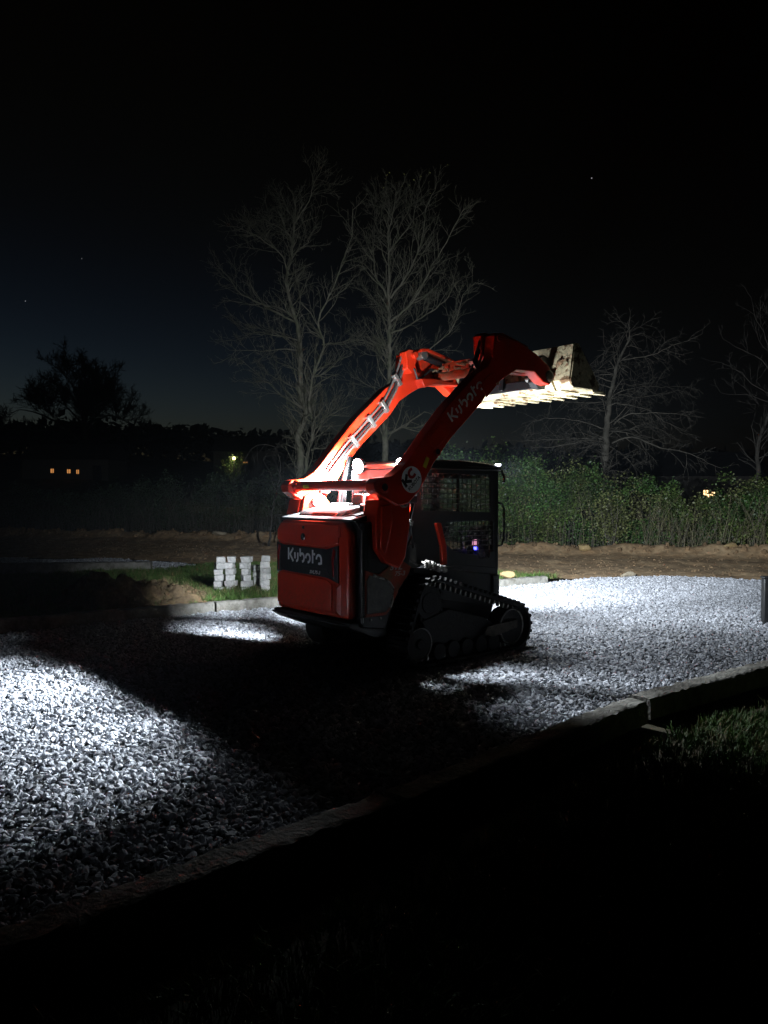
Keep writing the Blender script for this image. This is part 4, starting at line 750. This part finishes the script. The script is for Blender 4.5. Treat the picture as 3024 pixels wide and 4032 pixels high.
def tree(name, label, Yd, limbs, m, seed, droop=0.0, levels=3, spacing=0.24, twig_len=1.5, group=None, depth=1.6, angle=(28, 58), leaves=0, m_leaf=None, up=0.25, rmin=0.006, rs=0.6):
    r = np.random.default_rng(seed); root = empty(name, (0, 0, 0)); base = at(*limbs[0][0][0], Yd)
    trunk, crown = Limbs(), Limbs(); tips = []; limbs = [(a_, b_ * (1 if i_ == 0 else rs), c_ * rs) for i_, (a_, b_, c_) in enumerate(limbs)]
    def branch(p, d, L, r0, lev):
        n = max(3, int(L / 0.22)) if lev < 3 else 3; P = [p]; d = d.copy()
        for k in range(n):
            d = d + r.normal(0, 0.17, 3) + np.array([0, 0, up * 0.25 - droop * 0.3 * (k / n)]); d /= np.linalg.norm(d); P.append(P[-1] + d * L / n)
        P = np.array(P); crown.tube(P, r0, max(rmin * 0.6, r0 * 0.35), 4 if lev < 2 else 3); tips.append(P[-1])
        if lev < levels:
            cnt = max(2, int(L / (0.15 if lev >= 2 else 0.2)))
            for k in range(cnt):
                t = r.uniform(0.15, 0.98); q = t * (len(P) - 1); i = int(q); pp = P[i] + (P[min(i + 1, len(P) - 1)] - P[i]) * (q - i)
                sub(pp, P[min(i + 1, len(P) - 1)] - P[i - 1 if i else 0], L * r.uniform(0.3, 0.55) * (1.15 - 0.5 * t), r0 * 0.5, lev + 1)
    def sub(p, tang, L, r0, lev):
        tang = tang / (np.linalg.norm(tang) + 1e-9); ax = r.normal(size=3); ax -= tang * (ax @ tang); ax /= np.linalg.norm(ax) + 1e-9
        a = R(r.uniform(*angle)); d = tang * math.cos(a) + ax * math.sin(a); d[2] += up * 0.5 - droop * 0.25; d /= np.linalg.norm(d)
        if L > 0.1: branch(p, d, L, max(r0, rmin), lev)
    for li, (pl, r0, r1) in enumerate(limbs):
        P = np.array([at(x, y, Yd) for x, y in pl]); dd = r.uniform(-1, 1) * depth if li else 0.0
        if len(pl) > 1: P[:, 1] += dd * np.linspace(0, 1, len(P)) ** 0.9
        gz = float(terrain_h(P[0, 0], P[0, 1])) - 0.3
        if li < 3 and gz < P[0, 2] < gz + 1.6 and P[1, 2] > P[0, 2]: P = np.vstack([[P[0, 0] + 0.02, P[0, 1], gz], P])
        S = spline(P, 0.18); S[1:-1] += r.normal(0, 0.014, S[1:-1].shape); S[1:-1, 0] += 0.09 * np.sin(np.linspace(0, r.uniform(4, 9), len(S) - 2) + r.uniform(0, 6)) * np.sin(np.linspace(0, np.pi, len(S) - 2)) * (0.6 if li == 0 else 1); (trunk if r0 > 0.05 else crown).tube(S, r0, r1, 9 if r0 > 0.1 else 6)
        length = np.linalg.norm(np.diff(S, axis=0), axis=1).sum(); cnt = int(length / spacing)
        for k in range(cnt):
            t = r.uniform(0.3 if li == 0 else 0.12, 1.0); i = min(int(t * (len(S) - 1)), len(S) - 2); loc_r = r0 + (r1 - r0) * t
            sub(S[i], S[i + 1] - S[i], twig_len * r.uniform(0.45, 1.1) * (1.1 - 0.45 * t), min(loc_r * 0.5, 0.022), 1)
        sub(S[-1], S[-1] - S[-3], twig_len * 0.45, r1, 1)
    if trunk.v: trunk.build('trunk', m, root)
    if crown.v: crown.build('crown', m, root)
    if leaves:
        tp = np.array(tips); tp = tp[tp[:, 2] > np.quantile(tp[:, 2], 0.93)]; tp = tp[tp[:, 0] > np.median(tp[:, 0]) - 0.5]; tp = tp[r.choice(len(tp), min(leaves, len(tp)), replace=False)]
        leaf_cards(tp, r, 0.05, 0.09, 'leaves', m_leaf, root)
    return tag(root, label, 'tree', group)
def leaf_cards(P, r, s0, s1, name, m, parent=None, updir=0.35):
    n = len(P); d = r.normal(size=(n, 3)); d[:, 2] *= 0.6; d /= np.linalg.norm(d, axis=1)[:, None]
    nn = r.normal(size=(n, 3)); nn[:, 2] += updir; u = np.cross(d, nn); u /= np.linalg.norm(u, axis=1)[:, None] + 1e-9; w = np.cross(u, d)
    s = r.uniform(s0, s1, n)[:, None]; a = P; b = P + d * s * 0.5 + u * s * 0.28 + w * s * 0.08; c = P + d * s; e = P + d * s * 0.5 - u * s * 0.28 + w * s * 0.08
    V = np.stack([a, b, c, e], 1).reshape(-1, 3); F = np.arange(4 * n).reshape(n, 4)
    return np_mesh(name, V, F, m, parent)
c7 = lambda L: [(800 + x / 1.3825, 550 + y / 1.3825) for x, y in L]      # read off an enlarged crop
c8 = lambda L: [(1900 + x / 1.4759, 1150 + y / 1.4759) for x, y in L]
TR = 'bare trees rising behind the brush'
tree('bare_tree', 'tall bare tree left of centre with forked trunk and wide left limb', 26, [
    (c7([(520, 2150), (530, 1740), (510, 1620), (550, 1500), (520, 1380), (530, 1150), (515, 1020), (480, 880), (460, 780), (490, 640), (500, 480), (510, 330)]), 0.16, 0.025),
    (c7([(540, 2150), (565, 1740), (600, 1580), (570, 1450), (590, 1300), (650, 1130), (620, 1010), (700, 850), (760, 700), (810, 560), (820, 420)]), 0.13, 0.02),
    (c7([(510, 1000), (420, 960), (340, 920), (240, 870), (170, 790), (100, 720)]), 0.06, 0.012),
    (c7([(470, 740), (430, 650), (350, 600), (230, 560)]), 0.045, 0.01),
    (c7([(490, 580), (430, 480), (330, 400), (220, 390)]), 0.045, 0.01),
    (c7([(500, 510), (410, 390), (300, 330)]), 0.04, 0.01),
    (c7([(500, 470), (580, 370), (620, 300), (660, 230)]), 0.04, 0.008),
    (c7([(485, 660), (560, 560), (640, 470)]), 0.035, 0.01),
    (c7([(500, 450), (440, 330), (370, 270)]), 0.035, 0.008),
    (c7([(530, 1100), (430, 1080), (300, 1060), (200, 1110)]), 0.04, 0.008),
    (c7([(540, 1150), (440, 1160), (330, 1180), (190, 1190)]), 0.035, 0.006),
    (c7([(650, 1120), (740, 1090), (850, 1060), (930, 1080)]), 0.045, 0.01),
    (c7([(620, 1010), (540, 880), (520, 780)]), 0.035, 0.008),
    (c7([(560, 1480), (470, 1420), (360, 1330), (290, 1340)]), 0.04, 0.008),
    (c7([(600, 1580), (690, 1480), (800, 1420)]), 0.05, 0.01),
    (c7([(590, 1690), (680, 1665), (770, 1640)]), 0.05, 0.012),
    ], M['bark'], 11, twig_len=1.6, group=TR, up=0.22, spacing=0.15, rmin=0.0052)
tree('bare_tree', 'tall straight bare tree at centre behind the raised arms, few leaves on top', 27, [
    (c7([(985, 2150), (985, 1730), (985, 1560), (1005, 1300), (1010, 1100), (1010, 900), (1015, 700), (1010, 550), (1035, 400), (1050, 290)]), 0.15, 0.016),
    (c7([(1020, 870), (1100, 750), (1190, 560), (1220, 400), (1260, 280)]), 0.07, 0.012),
    (c7([(1015, 1000), (1130, 900), (1280, 680), (1350, 540), (1390, 470)]), 0.07, 0.012),
    (c7([(1020, 1060), (1200, 960), (1330, 830), (1400, 640)]), 0.06, 0.01),
    (c7([(1010, 880), (940, 720), (900, 580), (870, 480)]), 0.055, 0.012),
    (c7([(1010, 560), (950, 430), (910, 250)]), 0.045, 0.01),
    (c7([(1015, 620), (1110, 470), (1150, 380), (1190, 230)]), 0.05, 0.01),
    (c7([(1015, 540), (1000, 400), (970, 280)]), 0.04, 0.01),
    (c7([(1005, 950), (900, 820), (860, 760)]), 0.04, 0.01),
    (c7([(1000, 1600), (1110, 1550), (1200, 1470), (1290, 1490)]), 0.09, 0.015),
    (c7([(1000, 1330), (1180, 1210), (1330, 1060), (1400, 900), (1450, 850)]), 0.055, 0.01),
    (c7([(1010, 1200), (920, 1120), (830, 1100)]), 0.04, 0.01),
    (c7([(1030, 1050), (1000, 900), (990, 800)]), 0.04, 0.01),
    (c7([(1000, 1400), (900, 1330), (820, 1250)]), 0.04, 0.01),
    ], M['bark'], 12, twig_len=1.6, group=TR, spacing=0.17, rmin=0.0052, leaves=26, m_leaf=M['leaf_yellow'], up=0.3)
tree('pin_oak', 'bare tree with level drooping limbs right of the bucket', 25, [
    (c8([(700, 1500), (710, 1170), (715, 1000), (725, 850), (730, 700), (745, 560), (775, 420), (840, 290), (845, 230), (850, 150)]), 0.21, 0.02),
    (c8([(730, 640), (600, 650), (440, 650), (330, 655)]), 0.05, 0.008), (c8([(730, 690), (640, 692), (540, 680)]), 0.045, 0.01),
    (c8([(722, 850), (560, 845), (350, 845), (240, 850)]), 0.055, 0.008), (c8([(720, 880), (600, 860), (520, 880), (380, 905), (220, 910)]), 0.05, 0.008),
    (c8([(725, 800), (560, 740), (400, 720), (280, 760)]), 0.045, 0.008), (c8([(715, 900), (650, 860), (560, 850)]), 0.045, 0.01),
    (c8([(750, 880), (860, 845), (1000, 910), (1120, 940), (1320, 1030)]), 0.06, 0.008), (c8([(760, 800), (900, 790), (1100, 765), (1250, 830)]), 0.05, 0.008),
    (c8([(760, 770), (800, 722), (960, 725), (1080, 745)]), 0.05, 0.01), (c8([(780, 530), (900, 522), (1100, 520), (1370, 498)]), 0.045, 0.006),
    (c8([(790, 590), (900, 600), (1100, 570), (1330, 508)]), 0.045, 0.006), (c8([(800, 400), (940, 380), (1060, 340), (1190, 288)]), 0.04, 0.006),
    (c8([(770, 430), (700, 400), (600, 410)]), 0.04, 0.008), (c8([(775, 440), (700, 450), (620, 470)]), 0.03, 0.006), (c8([(840, 290), (780, 230), (700, 200)]), 0.03, 0.006),
    (c8([(845, 270), (920, 240), (1000, 260)]), 0.03, 0.006), (c8([(780, 650), (900, 680), (1000, 740), (1100, 830)]), 0.04, 0.006), (c8([(740, 900), (790, 980), (780, 1100)]), 0.03, 0.008), (c8([(800, 420), (950, 440), (1080, 470)]), 0.03, 0.006)],
    M['bark_oak'], 13, droop=0.75, twig_len=1.15, group=TR, spacing=0.16, angle=(30, 75), up=0.05, depth=2.4, rs=0.55, rmin=0.005)
tree('bare_tree', 'slender bare tree cut off by the right edge', 23, [
    (c8([(1600, 1480), (1600, 1200), (1605, 1050), (1600, 900), (1640, 760), (1690, 600), (1700, 380), (1690, 100)]), 0.1, 0.02),
    (c8([(1690, 560), (1660, 400), (1600, 280), (1540, 150), (1510, 60)]), 0.045, 0.006), (c8([(1690, 620), (1560, 530), (1470, 480), (1360, 420)]), 0.04, 0.006),
    (c8([(1690, 500), (1600, 400), (1500, 340), (1380, 280)]), 0.04, 0.006), (c8([(1680, 650), (1560, 600), (1400, 580)]), 0.035, 0.006), (c8([(1700, 400), (1650, 200), (1620, 80), (1600, 20)]), 0.04, 0.006),
    (c8([(1690, 680), (1560, 680), (1440, 690)]), 0.03, 0.005), (c8([(1600, 900), (1560, 830), (1480, 780)]), 0.03, 0.005), (c8([(1605, 1000), (1640, 850), (1620, 700)]), 0.035, 0.008)],
    M['bark_dark'], 14, twig_len=1.2, group=TR, up=0.25, spacing=0.42, rs=0.5, rmin=0.005)
tree('bare_tree', 'thin arching sapling bending over left of the tall trees', 25, [
    ([(1060, 2150), (1085, 1950), (1100, 1850), (1075, 1760), (1010, 1755), (965, 1800), (935, 1880)], 0.045, 0.008), ([(1085, 1930), (1050, 1850), (1040, 1790), (1100, 1740)], 0.03, 0.006),
    ([(1110, 2150), (1130, 1950), (1100, 1830), (1080, 1780), (1120, 1740)], 0.05, 0.008)], M['bark_dark'], 15, droop=0.6, twig_len=0.9, group=TR, up=0.0)
tree('field_tree', 'broad dark tree silhouetted against the dusk glow far left', 95, [
    ([(330, 1830), (340, 1720), (335, 1620), (350, 1540), (360, 1470)], 0.55, 0.1), ([(330, 1760), (270, 1690), (190, 1640), (110, 1620), (70, 1640)], 0.3, 0.05), ([(338, 1650), (290, 1560), (240, 1520)], 0.28, 0.05),
    ([(340, 1640), (400, 1560), (430, 1500)], 0.28, 0.05), ([(340, 1700), (420, 1640), (500, 1660), (540, 1690)], 0.25, 0.04), ([(345, 1600), (310, 1520), (290, 1470)], 0.22, 0.04), ([(340, 1680), (260, 1600), (200, 1560)], 0.24, 0.04), ([(345, 1620), (420, 1600), (480, 1590)], 0.22, 0.04)],
    M['bark_dark'], 16, twig_len=6.0, spacing=0.9, levels=3, up=0.25, depth=5, rmin=0.025)

# ------------------------------------------------------------------ brush along the lane (a mass nobody could count)
def edge_xy(t):      # t runs along the far edge of the lane
    return t, np.interp(t, [p[0] for p in lane_far], [p[1] for p in lane_far])
def brush(name, label, x0, x1, nleaf, nstem, hfun, m_leaf, m_stem, seed, s0, s1, depth=2.4, xs=None):
    r = np.random.default_rng(seed); x = r.uniform(x0, x1, nleaf); d = r.beta(1.0, 2.2, nleaf) * depth
    h = hfun(x + r.normal(0, 0.12, nleaf)) * (0.72 + 0.9 * hash_noise(x * 1.9, d * 1.4, seed) * 0.55)
    z = h * r.beta(1.5, 1.15, nleaf) ; front = d + 0.35 * hash_noise(x * 2.6, z * 2.2, seed + 4) + 0.1 * (z / np.maximum(h, 0.1)) ** 2
    y = edge_xy(x)[1] + front
    keep = hash_noise(x * 2.3, z * 2.6, seed + 9) > 0.3
    o = leaf_cards(np.stack([x, y, z + 0.02], 1)[keep], r, s0, s1, name, m_leaf, None); 
    tag(o, label, 'brush', kind='stuff')
    L = Limbs()
    for k in range(nstem):
        xx = r.uniform(x0 if xs is None or r.random() < 0.2 else xs, x1); yy = float(edge_xy(xx)[1]) + r.uniform(0.0, 0.8); hh = float(hfun(np.array([xx]))[0]) * r.uniform(0.3, 1.1); lean = r.normal(0, 0.22, 2) * hh
        t = np.linspace(0, 1, 5)[:, None]; P = np.array([[xx, yy, -0.05]]) + t * np.array([[0, 0, hh]]) + t ** 2 * np.array([[lean[0], lean[1] - 0.1, -0.12 * hh]]); L.tube(P, r.uniform(0.004, 0.009), 0.002, 3)
    s = L.build(name.replace('undergrowth', 'stalks'), m_stem, None); tag(s, label.replace('leafy', 'dry stalks among the'), 'brush', kind='stuff')
h_right = lambda x: 1.88 + 0.5 * np.exp(-((x - 4.5) / 2.2) ** 2) + 0.45 * hash_noise(x * 0.8, x * 0 + 2, 5) - 0.25 * (x > 11) - 0.55 * np.exp(-((x - 9.3) / 0.7) ** 2)
brush('undergrowth', 'dense leafy green brush lit along the dirt lane right of the cab', 1.0, 17.0, 120000, 900, h_right, M['leaf'], M['stalk'], 41, 0.045, 0.105, xs=7.5)
brush('pale_undergrowth', 'paler leafy sprays mixed into the brush right of the cab', 3.0, 17.0, 22000, 500, h_right, M['leaf_pale'], M['twig'], 43, 0.04, 0.09, xs=5.0)
h_left = lambda x: 1.7 + 0.9 * hash_noise(x * 0.45, x * 0 + 7, 6) + 0.5 * np.exp(-((x + 4.0) / 2.0) ** 2)
brush('dark_undergrowth', 'dim leafy tangle of scrub behind the blocks at left', -22.0, 1.0, 60000, 1900, h_left, M['leaf_dark'], M['twig'], 42, 0.05, 0.11, depth=3.0)
def bush(loc, rad, hgt, n, label, seed, m):
    r = np.random.default_rng(seed); root = empty('shrub', loc); L = Limbs(); P = []
    for k in range(26):
        a = r.uniform(0, 6.283); e = np.array([math.cos(a) * rad * r.uniform(0.2, 1), math.sin(a) * rad * r.uniform(0.2, 1), hgt * r.uniform(0.55, 1.0)])
        t = np.linspace(0, 1, 7)[:, None]; S = t * e + np.sin(t * 3.14) * r.normal(0, 0.12, 3); L.tube(S, 0.014, 0.003, 4)
        for q in range(n // 26): u = r.uniform(0.35, 1.0); P.append(u * e + r.normal(0, 0.16, 3) * (0.5 + u))
    L.build('stem', M['twig'], root); leaf_cards(np.array(P), r, 0.05, 0.1, 'foliage', m, root); return tag(root, label, 'shrub')
bush((2.6, 25.6, 0), 1.6, 3.6, 9000, 'tall leafy shrub rising behind the cab roof', 51, M['leaf'])
bush((4.6, 24.6, 0), 1.2, 2.9, 5200, 'leafy shrub just right of the cab lamps, under the bucket', 52, M['leaf'])
bush((6.7, 22.6, 0), 0.8, 1.9, 2600, 'pale leafed shrub at the foot of the level limbed tree', 53, M['leaf_pale'])

# ------------------------------------------------------------------ far things: hill woods, houses, yard lamp, stars
r = np.random.default_rng(5); n = 15000; xx = r.uniform(-95, 60, n); yy = r.uniform(118, 150, n); tops = 2.6 + 3.0 * hash_noise(xx * 0.16, yy * 0.16, 3) + 1.6 * hash_noise(xx * 0.5, yy * 0.5, 8)
zz = terrain_h(xx, yy) + tops * r.uniform(0, 1, n) ** 0.6
tag(leaf_cards(np.stack([xx, yy, zz], 1), r, 0.9, 2.0, 'distant_woods', M['wood_far']), 'black line of woods on the far hill', 'woods', kind='stuff')
def house(name, label, px, py, Yd, W, wins, m_win, rz=0.0, D=6.0, h=2.7):
    p = at(px, py, Yd); z0 = p.z - 1.5; root = empty(name, (p.x, p.y, z0), rz)
    MB().box(-W / 2, W / 2, 0, D, -1.5, h).build('wall', M['siding'], root); b_ = MB().add([(-W / 2 - .3, -.3, h), (W / 2 + .3, -.3, h), (W / 2 + .3, D + .3, h), (-W / 2 - .3, D + .3, h), (-W / 2 - .3, D / 2, h + 1.8), (W / 2 + .3, D / 2, h + 1.8)], [(0, 1, 5, 4), (2, 3, 4, 5), (0, 4, 3), (1, 2, 5), (0, 3, 2, 1)])
    b_.build('roof', M['roofing'], root, smooth=0)
    for (dx, dz, w, hh) in wins:
        f = MB().box(dx - w / 2 - .06, dx + w / 2 + .06, -0.06, 0.0, 1.5 + dz - hh / 2 - .06, 1.5 + dz + hh / 2 + .06).build('window', M['siding'], root)
        MB().box(dx - w / 2, dx - 0.03, -0.075, -0.062, 1.5 + dz - hh / 2, 1.5 + dz + hh / 2).box(dx + 0.03, dx + w / 2, -0.075, -0.062, 1.5 + dz - hh / 2, 1.5 + dz + hh / 2).build('pane', m_win, f, smooth=0)
    MB().box(W / 2 - 1.6, W / 2 - 0.7, -0.05, 0.0, 0.0, 2.1).build('door', M['roofing'], root)
    return tag(root, label, 'house')
house('house', 'dark house on the left hillside with three small orange windows', 257, 1856, 80, 9.0, [(-1.3, 0.05, 0.32, 0.42), (0.42, 0, 0.34, 0.4), (1.34, -0.05, 0.26, 0.42)], M['window_warm'])
house('house', 'far house with two faint orange windows near the yard lamp', 966, 1821, 85, 7.0, [(-0.12, 0, 0.2, 0.12), (0.16, 0, 0.2, 0.12)], M['window_warm'])
house('house', 'house with glowing porch windows beyond the hedge at right', 2790, 1945, 52, 7.0, [(-0.22, 0.08, 0.3, 0.34), (0.28, 0.0, 0.22, 0.24), (0.02, -0.12, 0.22, 0.2)], M['window_bright'])
p = at(922, 1803, 60); root = empty('yard_lamp', (p.x, p.y, 0.6)); MB().tube([(0, 0, -1), (0, 0, p.z - 0.75)], 0.06, 8).build('pole', M['charcoal'], root); MB().tube([(0, 0, p.z - 0.75), (0, 0, p.z - 0.6), (0, 0, p.z - 0.5)], [0.1, 0.14, 0.05], 10).build('lamp_globe', M['lamp_yellow'], root)
tag(root, 'yellow yard lamp glowing among leaves left of the trees', 'lamp')
l = bpy.data.lights.new('glow', 'POINT'); l.energy = 60; l.color = (0.95, 0.9, 0.35); l.shadow_soft_size = 0.15; o = bpy.data.objects.new('glow', l); C.objects.link(o); o.parent = root; o.location = (0, -0.25, p.z - 0.6)
bush((p.x - 0.2, p.y + 0.5, p.z - 2.2), 1.1, 2.6, 1600, 'leafy shrub lit by the yellow yard lamp', 54, M['leaf'])
for px, py, s, lab in ((2322, 713, 0.42, 'bright star high above the bucket'), (108, 1190, 0.3, 'faint star at the far left above the dark tree'), (330, 1025, 0.22, 'faintest star high at the left')):
    q = at(px, py, 900); bm = bmesh.new(); bmesh.ops.create_icosphere(bm, subdivisions=2, radius=s * 1.6); me = bpy.data.meshes.new('star'); bm.to_mesh(me); bm.free(); me.materials.append(M['star']); o = bpy.data.objects.new('star', me); C.objects.link(o); o.location = q; tag(o, lab, 'star')

# ------------------------------------------------------------------ night air
hz = MB().box(-300, 300, -70, 310, -2.5, 24).build('haze', None, None, smooth=0); hm = bpy.data.materials.new('night_haze'); hm.use_nodes = True; nt = hm.node_tree; nt.nodes.remove(nt.nodes['Principled BSDF'])
pv = nt.nodes.new('ShaderNodeVolumePrincipled'); pv.inputs['Color'].default_value = (0.72, 0.85, 1.0, 1); pv.inputs['Density'].default_value = 0.0004; pv.inputs['Anisotropy'].default_value = 0.2
nt.links.new(pv.outputs[0], nt.nodes['Material Output'].inputs['Volume']); hz.data.materials.append(hm); tag(hz, kind='stuff')
